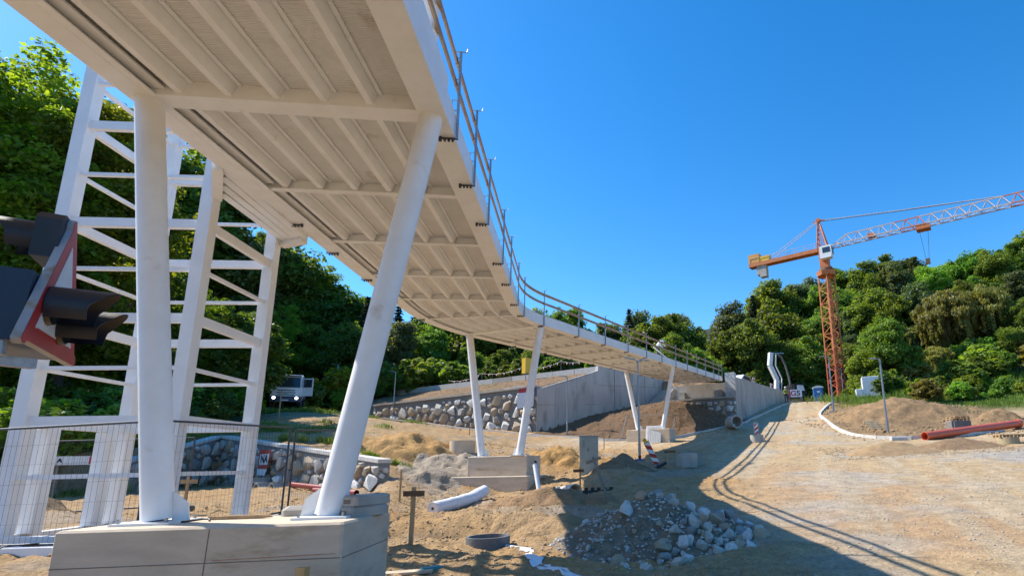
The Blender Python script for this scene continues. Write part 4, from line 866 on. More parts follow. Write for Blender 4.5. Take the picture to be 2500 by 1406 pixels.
tag(obj('kerb_block', MB().bbox((15.0, 32.6, gz(15.0, 32.6)+.09), (1.0, .26, .2), .03, R(6)), CONC_L), 'loose pale kerb block lying in front of the island kerb', 'kerb block')
# small litter in the foreground
tag(obj('teal_board', MB().bbox((-3.42, 9.15, gz(-3.42, 9.15)+.03), (.30, .16, .06), .01, R(40)), M('teal_paint', (.02, .25, .27), (.02, .20, .22), rough=.5, scale=5)), 'small teal painted board lying in the shade beside the near footing', 'board')
plank('wide pale plank lying in the sun at the right of the near footing', (-4.35, 8.75, gz(-4.35, 8.75)+.03), (-3.35, 9.0, gz(-3.35, 9.0)+.03), .22, .035, M('pale_plank', (.56, .47, .34), (.46, .38, .27), rough=.85, scale=4))
fl = MB(); r = random.Random(5)
pts = [(a_+.06*math.sin(i_*1.9), b_+.05*math.cos(i_*2.7)) for i_, (a_, b_) in enumerate(crom([(-2.72, 11.05), (-2.3, 10.7), (-2.05, 10.1), (-1.75, 9.5), (-1.3, 8.95), (-1.05, 8.6)], .14))]
V = []
for i, (x, y) in enumerate(pts):
    for j in range(5):
        a = (j-2)*.055; xx, yy = x+a*.8+r.uniform(-.05, .05), y+a*.6+r.uniform(-.05, .05); V.append((xx, yy, gz(xx, yy)+r.uniform(-.03, .07)))
fl.add(V, [(i*5+j, i*5+j+1, i*5+5+j+1, i*5+5+j) for i in range(len(pts)-1) for j in range(4)])
o = obj('fleece_strip', fl, GEO, None, 'all'); o.modifiers.new('s', 'SOLIDIFY').thickness = .008; sb = o.modifiers.new('d', 'SUBSURF'); sb.levels = sb.render_levels = 2; tag(o, 'torn white fleece strip edging the rubble heap', 'fleece')
for k, (x0, y0, x1, y1, m, l) in enumerate(((-12.6, 8.45, -6.9, 8.62, BLUE, 'blue steel tube lying along the ground before the lift tower'), (-12.6, 8.15, -6.9, 8.30, WHITE_T, 'white steel beam lying in front of the blue tube'))):
    z = max(gz(x0, y0), gz(x1, y1), gz((x0+x1)/2, (y0+y1)/2)); tag(obj('steel_tube' if k == 0 else 'steel_beam', MB().tube((x0, y0, z+.05), (x1, y1, z+.05), .06, n=12) if k == 0 else MB().beam((x0, y0, z+.05), (x1, y1, z+.05), .16, .12), m, None, 40 if k == 0 else None), l, 'steel beam')
cbp = [(-10.9, 8.3, .2), (-10.4, 8.5, .25), (-9.9, 8.45, .22), (-9.3, 8.6, .2), (-9.05, 8.5, .14), (-9.25, 8.2, .16), (-9.5, 8.0, .05), (-9.6, 7.7, .03)]
tag(obj('cable', MB().path([(x, y, gz(x, y)+z*.6) for x, y, z in cbp], .013, 6), PLASTIC, None, 'all'), 'black cable looped over the beams at the tower base', 'cable')
# temporary mesh fence and white grid panel at the far pier
t3 = thing('mesh_fence', 'bare mesh fence panel leaning in front of the farthest bridge legs', 'fence', (-1.5, 41.2, gz(-1.5, 41.2)), group='mesh site fence panels')
a = Vector((-1.75, 41.05, gz(-1.75, 41.05))); b = Vector((2.0, 40.5, gz(2.0, 40.5))); ta = a+Vector((.45, .5, 1.75)); tb = b+Vector((.35, .5, 1.75))
for p, q in ((a, ta), (b, tb), (ta, tb), (a+Z_*.12, b+Z_*.12)): obj('post' if p.z < q.z-1 else 'rail', MB().tube(p, q, .026, n=8), STEEL, t3, 40)
gp = thing('grid_panel', 'white slatted panel leaning against the footing of the farthest legs', 'panel', (.4, 39.0, 1.9))
c0 = Vector((.05, 38.95, gz(.05, 38.95)-.02)); ex = Vector((.95, -.28, 0)); ey = Vector((.12, .40, 1.22))
obj('frame', MB().extr([(0, 0), (1.15, 0), (1.15, 1), (0, 1)], c0, ex, ey, (.01, .04, -.01)), SWHITE, gp)
for k in range(1, 9): obj('slat_line', MB().extr([(1.15*k/9, .04), (1.15*k/9+.03, .04), (1.15*k/9+.03, .96), (1.15*k/9, .96)], c0+Vector((-.005, -.02, .006)), ex, ey, (-.004, -.012, .004)), M('slat_grey', (.48, .47, .45), rough=.7), gp)

# ------------------------------------------------------------------ signs and banners
def text_mesh(s, size, depth=.004, bold=.0):
    c = bpy.data.curves.new('lettering', 'FONT'); c.body = s; c.size = size; c.extrude = depth; c.offset = bold; c.align_x = 'CENTER'; c.align_y = 'CENTER'
    o = bpy.data.objects.new('lettering', c); COL.objects.link(o); bpy.context.view_layer.update(); me = bpy.data.meshes.new_from_object(o.evaluated_get(bpy.context.evaluated_depsgraph_get())); bpy.data.objects.remove(o); bpy.data.curves.remove(c); return me
def letter(parent, s, size, loc, rz, mat, bold=.01, sx=1.0):
    me = text_mesh(s, size, .004, bold); me.materials.append(mat); o = bpy.data.objects.new('lettering', me); COL.objects.link(o); o.parent = parent; o.location = loc; o.rotation_euler = (R(90), 0, rz); o.scale = (sx, 1, 1); return o
BLK = M('print_black', (.02, .02, .022), rough=.6); PRED = M('print_red', (.46, .03, .04), rough=.6)
gb = thing('banner', 'white banner lettered GS in red and black at the road end', 'banner', (18.55, 66.2, 7.35), R(-14)); gb.scale = (.68, .68, .68)
obj('sheet', MB().box((0, 0, .75), (2.3, .03, 1.35)), CANVAS, gb, world=False)
obj('red_print', MB().extr([(-1.12, .1), (-.78, .1), (-.9, 1.4), (-1.12, 1.4)], (0, -.017, 0), (1, 0, 0), (0, 0, 1), (0, -.003, 0)), PRED, gb, world=False)
letter(gb, 'G', 1.25, (-.30, -.022, .72), 0, PRED, .03, 1.15); letter(gb, 'S', 1.25, (.55, -.022, .72), 0, BLK, .03, 1.1)
for x in (-1.1, 1.1): obj('post', MB().beam((x, .05, -2.6), (x, .05, 1.42), .07, .07), WOOD_G, gb, world=False)
nb = thing('banner', 'red and white banner with letters NA hung on the left stone wall', 'banner', (-17.55, 26.1, .58), R(-35))
obj('sheet', MB().extr([(-.75, -.42), (.30, -.46), (.55, .42), (-.75, .46)], (0, -.30, 0), (1, 0, 0), (0, 0, 1), (0, -.012, 0)), M('print_orange_red', (.50, .075, .045), (.42, .06, .04), rough=.65, scale=4), nb, world=False)
obj('white_hem', MB().extr([(-.75, -.72), (.12, -.74), (.29, -.463), (-.75, -.423)], (0, -.30, 0), (1, 0, 0), (0, 0, 1), (0, -.012, 0)), CANVAS, nb, world=False)
obj('print_box', MB().extr([(-.6, -.25), (.30, -.25), (.42, .24), (-.6, .24)], (0, -.3125, 0), (1, 0, 0), (0, 0, 1), (0, -.002, 0)), CANVAS, nb, world=False)
letter(nb, 'NA', .50, (-.10, -.317, 0), 0, BLK, .02)
sb_ = thing('banner', 'white banner with a red band hung on the long stone wall by the legs', 'banner', (-9.9, 46.0, 5.6), R(-15))
obj('sheet', MB().extr([(-.72, -.9), (.80, -.78), (.86, .48), (-.60, .40)], (0, -.33, 0), (1, 0, 0), (0, 0, 1), (0, -.02, 0)), CANVAS, sb_, world=False); obj('red_band', MB().extr([(-.60, .405), (.86, .485), (.90, .90), (-.52, .80)], (0, -.33, 0), (1, 0, 0), (0, 0, 1), (0, -.02, 0)), RED, sb_, world=False)
ys = thing('road_sign', 'yellow folded sign board on a post above the concrete wing wall', 'road sign', (-11.6, 53.2, 8.4))
obj('post', MB().tube((0, 0, -.6), (0, 0, 2.0), .05, n=10), STEEL, ys, 40, world=False)
for s_, nm in ((-1, 'board'), (1, 'board')): obj(nm, MB().extr([(0, .55), (.62, .55), (.62, 2.1), (0, 2.1)], (0, -.06, 0), (s_*.75, .62, 0), (0, 0, 1), (0, .03, 0)), YELLOW, ys, world=False)
ls = thing('site_sign', 'red and white notice on a post seen between tower and near leg', 'sign', (-21.2, 21.0, gz(-21.2, 21.0)), R(25))
obj('board', MB().box((0, 0, 1.45), (1.9, .03, .32)), SWHITE, ls, world=False); obj('red_panel', MB().box((.5, -.018, 1.45), (.85, .004, .28)), RED, ls, world=False); letter(ls, 'A', .2, (-.75, -.02, 1.45), 0, BLK)
for x in (-.8, .8): obj('post', MB().beam((x, .03, -.2), (x, .03, 1.6), .06, .06), WOOD_G, ls, world=False)
# bunting along the parapet
bu = thing('bunting', 'string of small pennants along the top of the parapet', 'bunting', (-14, 55, 9.2)); bu['group'] = 'pennants'
PB = [Vector((-22, 60.9, 9.6)), Vector((-17.6, 58.6, 9.95)), Vector((-12.4, 55.9, 10.1)), Vector((-8.2, 53.7, 10.15)), Vector((-4.6, 51.8, 10.25))]
for p, q in zip(PB[:-1], PB[1:]):
    pts = [p.lerp(q, t)-Vector((0, 0, .35*4*t*(1-t))) for t in np.linspace(0, 1, 12)]; obj('cord', MB().path(pts, .008, 5), SWHITE, bu)
    for k, c in enumerate(pts[1:-1]):
        d = (q-p).normalized()*.09; obj('pennant', MB().add([c-d, c+d, c-Vector((0, 0, .26)), c-d+Vector((0, .008, 0)), c+d+Vector((0, .008, 0)), c-Vector((0, -.008, .26))], [(0, 1, 2), (5, 4, 3), (0, 3, 4, 1), (1, 4, 5, 2), (2, 5, 3, 0)]), SWHITE if k % 2 else RED, bu)
for p in PB[1:]: obj('post', MB().beam(p-Vector((0, -.2, 1.9)), p+Vector((0, .2, .05)), .06, .06), WOOD_G, bu)

# boards dumped along the foot of the long wall, and slabs on its coping
for k, (x0, y0, x1, y1, l) in enumerate(((-23.6, 49.2, -20.2, 46.6, 'longest weathered board lying before the left end of long stone wall'), (-23.0, 48.3, -19.6, 46.0, 'nearer weathered board lying before the left end of long stone wall'), (-22.2, 49.4, -20.4, 47.8, 'short board lying closest to the long stone wall'))):
    plank(l, (x0, y0, gz(x0, y0)+.10+.03*k), (x1, y1, gz(x1, y1)+.10+.03*k), .3, .08, WOOD_G)
for k, (x, y, l) in enumerate(((-11.9, 48.4, 'left of two pale slabs lying on the earth above the long wall'), (-11.0, 48.0, 'right of two pale slabs lying on the earth above the long wall'))):
    block('stone_slab', l, (x, y, gz(x, y)-.04), (1.0, .6, .16), R(-25+30*k), CONC_L, 'slab')

# ------------------------------------------------------------------ tower crane
CX, CY = 25.8, 72.0; cz0 = gz(CX, CY); az = R(34); jd = Vector((math.cos(az), -math.sin(az), 0)); js = Vector((math.sin(az), math.cos(az), 0)); CO = Vector((CX, CY, 0))
crane = thing('tower_crane', 'orange tower crane with lattice jib standing before the wooded hill', 'crane', (CX, CY, cz0))
def lattice(parent, name, base, top, w, step, mats, rod=.045, rz=0.):
    """square lattice mast between two heights, one part per section"""
    n = max(1, round((top-base)/step)); M3 = Matrix.Rotation(rz, 3, 'Z')
    for k in range(n):
        z0 = base+(top-base)*k/n; z1 = base+(top-base)*(k+1)/n; mb = MB(); c = [M3 @ Vector((sx*w/2, sy*w/2, 0))+CO for sx, sy in ((-1, -1), (1, -1), (1, 1), (-1, 1))]
        up = Vector((0, 0, 1))
        for i in range(4):
            a, b = c[i], c[(i+1) % 4]; mb.beam(a+up*z0, a+up*z1, .15, .15, up=(1, 1, 0)); zm = (z0+z1)/2
            mb.beam(a+up*z0, b+up*zm, .07, .07); mb.beam(b+up*zm, a+up*z1, .07, .07); mb.beam(a+up*(z0+.01), b+up*(z0+.01), .06, .06)
        obj(name, mb, mats[k % len(mats)], parent)
lattice(crane, 'mast_section', cz0+.3, 25.0, 1.5, 2.2, [ORED, ORED, ORED, ORED, ORANGE, ORANGE, ORANGE, ORANGE, ORANGE], rz=R(28))
obj('foundation', MB().bbox((CX, CY, cz0+.2), (4, 4, .6), .05, R(28)), CONC, crane)
obj('ladder', MB().beam((CX+.3, CY-.2, cz0), (CX+.3, CY-.2, 25), .35, .05), ORANGE, crane)
obj('climbing_frame', MB().tube(CO+Vector((0, 0, 24.7)), CO+Vector((0, 0, 25.3)), 1.25, 1.35, 8).beam(CO+jd*.8+Vector((0, 0, 25.3)), CO+jd*.8+Vector((0, 0, 26.0)), .2, .2), ORANGE, crane)
obj('slewing_ring', MB().tube(CO+Vector((0, 0, 25.3)), CO+Vector((0, 0, 25.75)), 1.0, .9, 20), WOOD_B, crane, 40)
obj('turntable', MB().beam(CO+Vector((0, 0, 25.75)), CO+Vector((0, 0, 28.9)), 1.1, 1.1, up=jd, w1=1.25, h1=1.25), ORANGE, crane)
cbn = obj('cab', MB().extr([(-.75, 0), (.75, 0), (.9, .8), (.8, 1.75), (-.75, 1.75)], CO+jd*.55-js*1.55+Vector((0, 0, 26.85)), jd, (0, 0, 1), js*1.0), SWHITE, crane)
obj('cab_window', MB().extr([(-.35, .75), (.70, .75), (.64, 1.5), (-.35, 1.5)], CO+jd*.55-js*1.56+Vector((0, 0, 26.85)), jd, (0, 0, 1), -js*.02), GLASS, cbn)
obj('cab_window', MB().extr([(.1, .6), (.9, .6), (.9, 1.5), (.1, 1.5)], CO+jd*1.44-js*1.55+Vector((0, 0, 26.85)), js, (0, 0, 1), jd*.05), GLASS, cbn)
apex = CO+Vector((0, 0, 33.0))+jd*-.35
mb = MB(); foot = [CO+jd*a+js*b+Vector((0, 0, 28.8)) for a, b in ((.65, .55), (.65, -.55), (-.75, .55), (-.75, -.55))]
for f in foot: mb.beam(f, apex+(f-CO).xy.to_3d()*.12, .14, .14)
for k in range(1, 6):
    t = k/6; q = [f.lerp(apex, t) for f in foot]
    for i, j in ((0, 1), (1, 3), (3, 2), (2, 0)): mb.beam(q[i], q[j], .06, .06)
    for i, j in ((0, 1), (1, 3), (3, 2), (2, 0)): mb.beam(foot[i].lerp(apex, t-1/6), q[j], .05, .05)
obj('cathead', mb, ORANGE, crane)
obj('apex_sheaves', MB().tube(apex-js*.3+Vector((0, 0, .1)), apex+js*.3+Vector((0, 0, .1)), .3, n=14).beam(apex-jd*.8, apex+jd*.9, .12, .2), ORANGE, crane)
# jib: triangular truss, one part per bay
JL, JZ, nb_ = 36.0, 28.75, 24
def jb(t, k): 
    z = JZ+(0 if k < 2 else min(1.35, max(0.05, (t-1.2)*.9))); return CO+jd*t+js*(0.62 if k == 0 else -.62 if k == 1 else 0)+Vector((0, 0, z))
for k in range(nb_):
    a, b = 1.0+k*1.5, 1.0+(k+1)*1.5; m = (a+b)/2; mb = MB()
    for q in (0, 1): mb.beam(jb(a, q), jb(b, q), .13, .13); mb.beam(jb(a, q), jb(m, 2), .055, .055); mb.beam(jb(m, 2), jb(b, q), .055, .055)
    mb.beam(jb(a, 0), jb(a, 1), .05, .05); mb.beam(jb(a, 0), jb(b, 1), .05, .05)
    if k: mb.beam(jb(a-.75, 2), jb(m, 2), .12, .12)
    obj('jib_section', mb, CREAM if k % 8 < 6 else ORANGE, crane)
obj('jib_tie', MB().path([apex+jd*.5, jb(10, 2)+Vector((0, 0, 1.5)), jb(21.5, 2)], .055, 6), CREAM, crane)
obj('jib_tie', MB().path([apex+jd*.5-Vector((0, 0, .15)), jb(10, 2)+Vector((0, 0, 1.38)), jb(21.3, 2)], .03, 6), DSTEEL, crane)
obj('counter_jib', MB().beam(CO-jd*.7+Vector((0, 0, 28.55)), CO-jd*11+Vector((0, 0, 28.55)), 1.25, .55), ORANGE, crane)
mb = MB()
for s_ in (-.6, .6): 
    mb.beam(CO-jd*.9+js*s_+Vector((0, 0, 29.6)), CO-jd*10.8+js*s_+Vector((0, 0, 29.6)), .04, .04)
    for k in range(8): p = CO-jd*(1+k*1.4)+js*s_; mb.beam(p+Vector((0, 0, 28.8)), p+Vector((0, 0, 29.6)), .04, .04)
obj('walkway_rail', mb, CREAM, crane)
obj('winch', MB().box(CO-jd*8.6+Vector((0, 0, 29.25)), (1.6, 1.0, .8), -az), YELLOW, crane); obj('winch_house', MB().box(CO-jd*10.2+Vector((0, 0, 29.55)), (1.7, 1.1, 1.35), -az), M('winch_orange', (.66, .33, .07), (.55, .25, .05), rough=.55, scale=3), crane)
obj('counterweight', MB().box(CO-jd*8.9+Vector((0, 0, 27.45)), (1.0, .9, 1.9), -az).box(CO-jd*9.6+Vector((0, 0, 27.6)), (.5, .9, 1.4), -az), CONC, crane)
for q in (.5, -.5): obj('counter_tie', MB().path([apex+js*q*.4, CO-jd*8.0+js*q+Vector((0, 0, 29.0))], .04, 6), CREAM, crane)
tr = obj('trolley', MB().box(CO+jd*12.6+Vector((0, 0, JZ-.35)), (1.6, 1.3, .5), -az), ORANGE, crane)
hkz = 23.6
for q in (-.5, .5): obj('hoist_rope', MB().beam(CO+jd*(12.6+q)+Vector((0, 0, JZ-.5)), CO+jd*(12.6+q*.35)+Vector((0, 0, hkz+.7)), .03, .03), DSTEEL, tr)
obj('hook_block', MB().box(CO+jd*12.6+Vector((0, 0, hkz+.35)), (.5, .35, .7), -az), WOOD_B, tr)
obj('trolley_drive', MB().box(CO+jd*6.4+Vector((0, 0, JZ+.3)), (.9, .7, .55), -az), ORANGE, crane)

# ------------------------------------------------------------------ vehicles
def wheel(t, c, r, w, axis_=(0, 1, 0)):
    c = Vector(c); a = Vector(axis_); wl = obj('wheel', MB().path([c-a*w/2, c-a*w*.4, c+a*w*.4, c+a*w/2], [r*.92, r, r, r*.92], 22), TYRE, t, 40, world=False); obj('rim', MB().tube(c-a*(w/2+.01), c+a*(w/2+.01), r*.55, n=16), STEEL, wl, 40, world=False)
TB_ = M('truck_white_paint', (.74, .75, .77), (.66, .67, .69), rough=.3, scale=3, coat=.4)
tk = thing('truck', 'white truck with open door parked among the trees on the left', 'truck', (-33.3, 50.5, gz(-33.3, 50.5)+.28), R(28))
# local: front faces -y
obj('cab', MB().extr([(0, .75), (-.02, 1.65), (.28, 2.75), (.5, 2.95), (2.0, 2.95), (2.0, .75)], (-1.2, -1.0, 0), (0, 1, 0), (0, 0, 1), (2.4, 0, 0)), TB_, tk, world=False)
obj('windscreen', MB().extr([(-1.08, 0), (1.08, 0), (1.02, 1.0), (-1.02, 1.0)], (0, -1.02, 1.70), (1, 0, 0), (0, .255, .965), (0, -.02, .005)), GLASS, tk, world=False)
obj('sun_visor', MB().box((0, -.80, 2.82), (2.2, .3, .08)), GLASS, tk, world=False)
obj('bumper', MB().bbox((0, -1.06, .62), (2.42, .34, .5), .06), M('bumper_blue_grey', (.05, .07, .12), (.04, .055, .09), rough=.5, scale=3), tk, world=False)
gr = obj('grille', MB().box((0, -1.015, 1.22), (1.7, .03, .62)), TB_, tk, world=False)
for k in range(3): obj('grille_slot', MB().box((0, -1.033, 1.02+k*.2), (1.5-.12*abs(k-1), .012, .085)), PLASTIC, gr, world=False)
obj('badge', MB().tube((0, -1.03, 1.15), (0, -1.05, 1.15), .14, n=18), STEEL, gr, 40, world=False)
for s_ in (-1, 1):
    obj('headlight', MB().tube((s_*.88, -1.24, .70), (s_*.88, -1.15, .70), .13, .15, 16), HEADL, tk, 40, world=False); obj('mirror', MB().box((-1.36 if s_ < 0 else 1.40, -.95, 2.2), (.14, .2, .55)), PLASTIC, tk, world=False)
dr_ = obj('door', MB().extr([(0, .95), (.95, .95), (.95, 2.6), (.22, 2.6), (0, 1.7)], (1.2, -.85, 0), (.93, -.30, 0), (0, 0, 1), (.02, .05, 0)), TB_, tk, world=False)
obj('door_window', MB().extr([(.10, 1.75), (.86, 1.75), (.86, 2.5), (.28, 2.5)], (1.2, -.86, 0), (.93, -.30, 0), (0, 0, 1), (-.004, -.012, 0)), GLASS, dr_, world=False)
for y in (-.15, 3.4, 4.7):
    for s_ in (-1, 1): wheel(tk, (s_*1.05, y, .52), .52, .32, (1, 0, 0))
obj('chassis', MB().box((0, 2.8, .85), (1.0, 7.2, .3)), PLASTIC, tk, world=False); obj('tipper_body', MB().extr([(-1.2, 1.1), (1.2, 1.1), (1.25, 2.6), (-1.25, 2.6)], (0, 1.35, 0), (1, 0, 0), (0, 0, 1), (0, 4.6, 0)), M('tipper_grey', (.30, .32, .34), (.24, .25, .27), rough=.5, scale=3), tk, world=False)
obj('number_plate', MB().box((0, -1.235, .5), (.52, .01, .11)), SWHITE, tk, world=False)
pz = gz(17.4, 70.5)
pt = thing('concrete_pump', 'concrete pump truck with folded white boom behind the road wall', 'concrete pump', (17.4, 70.5, pz), R(15))
obj('chassis', MB().box((.6, 0, .75), (5.6, 2.0, .4)), PLASTIC, pt, world=False); cbx = obj('cab', MB().extr([(1.9, .5), (3.6, .5), (3.6, 1.5), (3.3, 2.4), (1.9, 2.4)], (0, -1.1, 0), (1, 0, 0), (0, 0, 1), (0, 2.2, 0)), PLASTIC, pt, world=False)
obj('cab_window', MB().extr([(2.3, 1.5), (3.4, 1.5), (3.2, 2.2), (2.3, 2.2)], (0, -1.115, 0), (1, 0, 0), (0, 0, 1), (0, .01, 0)), LAMPW, cbx, world=False)
for x in (-1.6, -.5, 2.8):
    for s_ in (-1, 1): wheel(pt, (x, s_*.95, .48), .48, .3)
obj('turret', MB().tube((0, 0, .95), (0, 0, 2.2), .45, .35, 16), SWHITE, pt, 40, world=False)
bm_ = [(-.1, 0, 1.2), (.1, 0, 3.0), (-.75, 0, 4.9), (-.5, 0, 6.6)]
for a, b in zip(bm_[:-1], bm_[1:]): obj('boom_section', MB().beam(a, b, .5, .55, up=(0, 1, 0)), SWHITE, pt, world=False)
for a, b in zip([(.62, 0, 1.4), (.85, 0, 3.2), (.1, 0, 4.9)], [(.85, 0, 3.2), (.1, 0, 4.9), (.25, 0, 6.5)]): obj('boom_rail', MB().beam(a, b, .12, .12), SWHITE, pt, world=False)
obj('boom_tip', MB().beam((-.5, 0, 6.55), (1.4, 0, 6.6), .18, .12), STEEL, pt, world=False)
obj('hose', MB().path([(.5, 0, 6.5), (1.0, 0, 6.1), (1.5, 0, 5.0), (1.85, 0, 3.6), (2.0, 0, 2.7), (1.95, 0, 1.9)], [.13, .13, .13, .13, .14, .14], 10), M('hose_grey', (.20, .19, .165), (.15, .14, .12), rough=.8, scale=5), pt, 'all', world=False)
car = thing('car', 'white car roof showing above the concrete road wall', 'car', (10.6, 58.6, gz(10.6, 58.6)), R(60))
obj('body', MB().extr([(-2.1, .35), (2.1, .35), (2.15, .8), (1.3, .95), (.6, 1.45), (-1.2, 1.48), (-2.05, .95)], (0, -.85, 0), (1, 0, 0), (0, 0, 1), (0, 1.7, 0)), TB_, car, world=False)
for s_ in (-1, 1): obj('side_window', MB().extr([(-1.7, .98), (1.05, .98), (.52, 1.38), (-1.15, 1.40)], (0, s_*.857, 0), (1, 0, 0), (0, 0, 1), (0, s_*.006, 0)), GLASS, car, world=False)
for x in (-1.3, 1.35):
    for s_ in (-1, 1): wheel(car, (x, s_*.74, .31), .31, .2)
# ------------------------------------------------------------------ road end: toilet, timber wall, fence
tz = 6.15
to = thing('portable_toilet', 'blue portable toilet with white roof at the end of the road', 'portable toilet', (20.95, 65.0, tz), R(-12))
obj('body', MB().bbox((0, 0, 1.05), (1.1, 1.1, 2.1), .05), BLUE, to, world=False); obj('roof', MB().extr([(-.6, 2.08), (.6, 2.08), (.55, 2.22), (.2, 2.34), (-.2, 2.34), (-.55, 2.22)], (0, -.6, 0), (1, 0, 0), (0, 0, 1), (0, 1.2, 0)), SWHITE, to, world=False)
dor = obj('door', MB().box((0, -.56, 1.05), (.8, .03, 1.9)), M('toilet_door_blue', (.03, .16, .42), rough=.45), to, world=False); obj('label_plate', MB().box((0, -.58, 1.62), (.34, .01, .2)), SWHITE, dor, world=False); obj('handle', MB().box((.3, -.585, 1.0), (.05, .03, .16)), PLASTIC, dor, world=False)
tw_ = thing('timber_wall', 'weathered timber board wall closing the end of the gravel road', 'timber wall', (17.6, 67.2, 5.6))
a, b = Vector((17.4, 67.0)), Vector((33.5, 70.0)); K = 64
for k in range(K):
    p = a.lerp(b, (k+.5)/K); h = 2.05+random.uniform(-.06, .06)+.9*ss(.55, 1, k/K); obj('plank', MB().box((p.x, p.y, 5.2+h/2), (.238, .06, h), math.atan2(3.0, 16.1)), random.choice([WOOD_G, WOOD_G, M('tan_old_timber', (.36, .265, .165), (.27, .19, .12), rough=.9, scale=5, bump=.3), WOOD_B]), tw_)
dfn = thing('board_fence', 'dark board fence in the shade of the trees behind the road end', 'fence', (18, 75.5, 7.2))
for k in range(30):
    p = Vector((16.5, 75.5)).lerp(Vector((27.5, 77.5)), k/29); z = min(gz(p.x, p.y), 7.3); obj('plank', MB().box((p.x, p.y, z+1.0), (.34, .05, 2.5+random.uniform(-.08, .08)), R(10)), WOOD_G, dfn)
shz = gz(24.2, 58.4)
sh = thing('site_shed', 'small white container shed half hidden by leaves right of the crane', 'shed', (24.6, 58.6, shz), R(-18))
obj('body', MB().bbox((0, 0, 1.5), (1.7, 1.6, 2.2), .03), SWHITE, sh, world=False); obj('side_box', MB().bbox((-1.2, -.2, .85), (.7, 1.3, .9), .03), CANVAS, sh, world=False); obj('platform', MB().box((-.2, -.2, .25), (4.2, 2.6, .3)), WOOD_B, sh, world=False)

# ------------------------------------------------------------------ people
def person(name_label, loc, rz, joints, radii, edges, bands, extra=None, scale=1.0):
    """continuous skinned body; bands = list of (height, colour) steps of clothing"""
    t = thing('person', name_label, 'person', loc, rz); me = bpy.data.meshes.new('body'); me.from_pydata(joints, edges, []); o = bpy.data.objects.new('body', me); COL.objects.link(o); o.parent = t; o.scale = (scale,)*3
    o.modifiers.new('skin', 'SKIN'); sv = me.skin_vertices[0].data
    for i, r_ in enumerate(radii): sv[i].radius = (r_, r_) if not hasattr(r_, '__len__') else r_
    sv[0].use_root = True; s2 = o.modifiers.new('sub', 'SUBSURF'); s2.levels = s2.render_levels = 2
    m = bpy.data.materials.new('clothes'); m.use_nodes = True; nt = m.node_tree; b = nt.nodes['Principled BSDF']; b.inputs['Roughness'].default_value = .85
    tc = nt.nodes.new('ShaderNodeTexCoord'); sp = nt.nodes.new('ShaderNodeSeparateXYZ'); nt.links.new(tc.outputs['Object'], sp.inputs[0]); mp = nt.nodes.new('ShaderNodeMapRange'); mp.inputs[2].default_value = 2.0; nt.links.new(sp.outputs[2], mp.inputs[0])
    cr = nt.nodes.new('ShaderNodeValToRGB'); cr.color_ramp.interpolation = 'CONSTANT'; el = cr.color_ramp.elements; el[0].position = 0; el[0].color = (*bands[0][1], 1); el[1].position = bands[1][0]/2; el[1].color = (*bands[1][1], 1)
    for h, c in bands[2:]: e = el.new(h/2); e.color = (*c, 1)
    nt.links.new(mp.outputs[0], cr.inputs[0]); nt.links.new(cr.outputs[0], b.inputs['Base Color']); me.materials.append(m); me.polygons.foreach_set('use_smooth', [True]*len(me.polygons)); return t, o
J = [(0, 0, .98), (0, 0, 1.2), (0, .01, 1.42), (0, .01, 1.53), (0, -.01, 1.64), (0, -.01, 1.76),
     (.09, 0, .92), (.11, -.03, .50), (.12, .03, .09), (.13, -.12, .04), (-.09, 0, .92), (-.10, .05, .50), (-.12, .10, .09), (-.13, -.04, .04),
     (.19, .01, 1.42), (.26, .03, 1.14), (.24, -.06, .90), (.23, -.09, .80), (-.19, .01, 1.42), (-.26, .03, 1.14), (-.24, -.06, .90), (-.23, -.09, .80)]
RR = [.14, .13, .15, .065, .10, .075, .10, .065, .05, .04, .10, .065, .05, .04, .07, .05, .04, .038, .07, .05, .04, .038]
E_ = [(0, 1), (1, 2), (2, 3), (3, 4), (4, 5), (0, 6), (6, 7), (7, 8), (8, 9), (0, 10), (10, 11), (11, 12), (12, 13), (2, 14), (14, 15), (15, 16), (16, 17), (2, 18), (18, 19), (19, 20), (20, 21)]
px_, py_ = 16.0, 60.9
t, bdy = person('person in yellow vest and dark trousers walking by the road wall', (px_, py_, gz(px_, py_)+.0), R(200), J, RR, E_, [(0, (.05, .055, .075)), (.95, (.03, .035, .04)), (1.02, (.42, .44, .05)), (1.18, (.05, .055, .06)), (1.30, (.42, .44, .05)), (1.50, (.42, .25, .17)), (1.70, (.10, .07, .045))])
obj('helmet', MB().path([(0, -.01, 1.69), (0, -.01, 1.73), (0, -.01, 1.80), (0, -.01, 1.83)], [.135, .125, .09, .03], 16), SWHITE, t, 'all', world=False)
# worker on the deck, bending forward over the rail
J2 = [(0, 0, .92), (0, -.12, 1.10), (0, -.30, 1.26), (0, -.38, 1.30), (0, -.46, 1.34), (0, -.52, 1.42),
      (.09, .02, .88), (.10, -.04, .48), (.11, .05, .09), (.11, -.10, .04), (-.09, .02, .88), (-.10, -.04, .48), (-.11, .05, .09), (-.11, -.10, .04),
      (.19, -.28, 1.24), (.22, -.38, 1.00), (.16, -.55, .86), (.14, -.62, .82), (-.19, -.28, 1.24), (-.22, -.38, 1.00), (-.16, -.55, .86), (-.14, -.62, .82)]
w_ = off(32.4, 1.35, .475)
t, bdy = person('person in white shirt bending over on the bridge deck behind the rail', w_, R(120), J2, RR, E_, [(0, (.05, .055, .075)), (.86, (.80, .80, .80)), (1.27, (.80, .80, .80)), (1.36, (.05, .04, .03))])
tag(obj('prop_board', MB().beam(off(32.7, 1.9, .50), off(31.9, 1.2, 1.25), .10, .03), SWHITE), 'white board propped beside the bending worker on the deck', 'board')

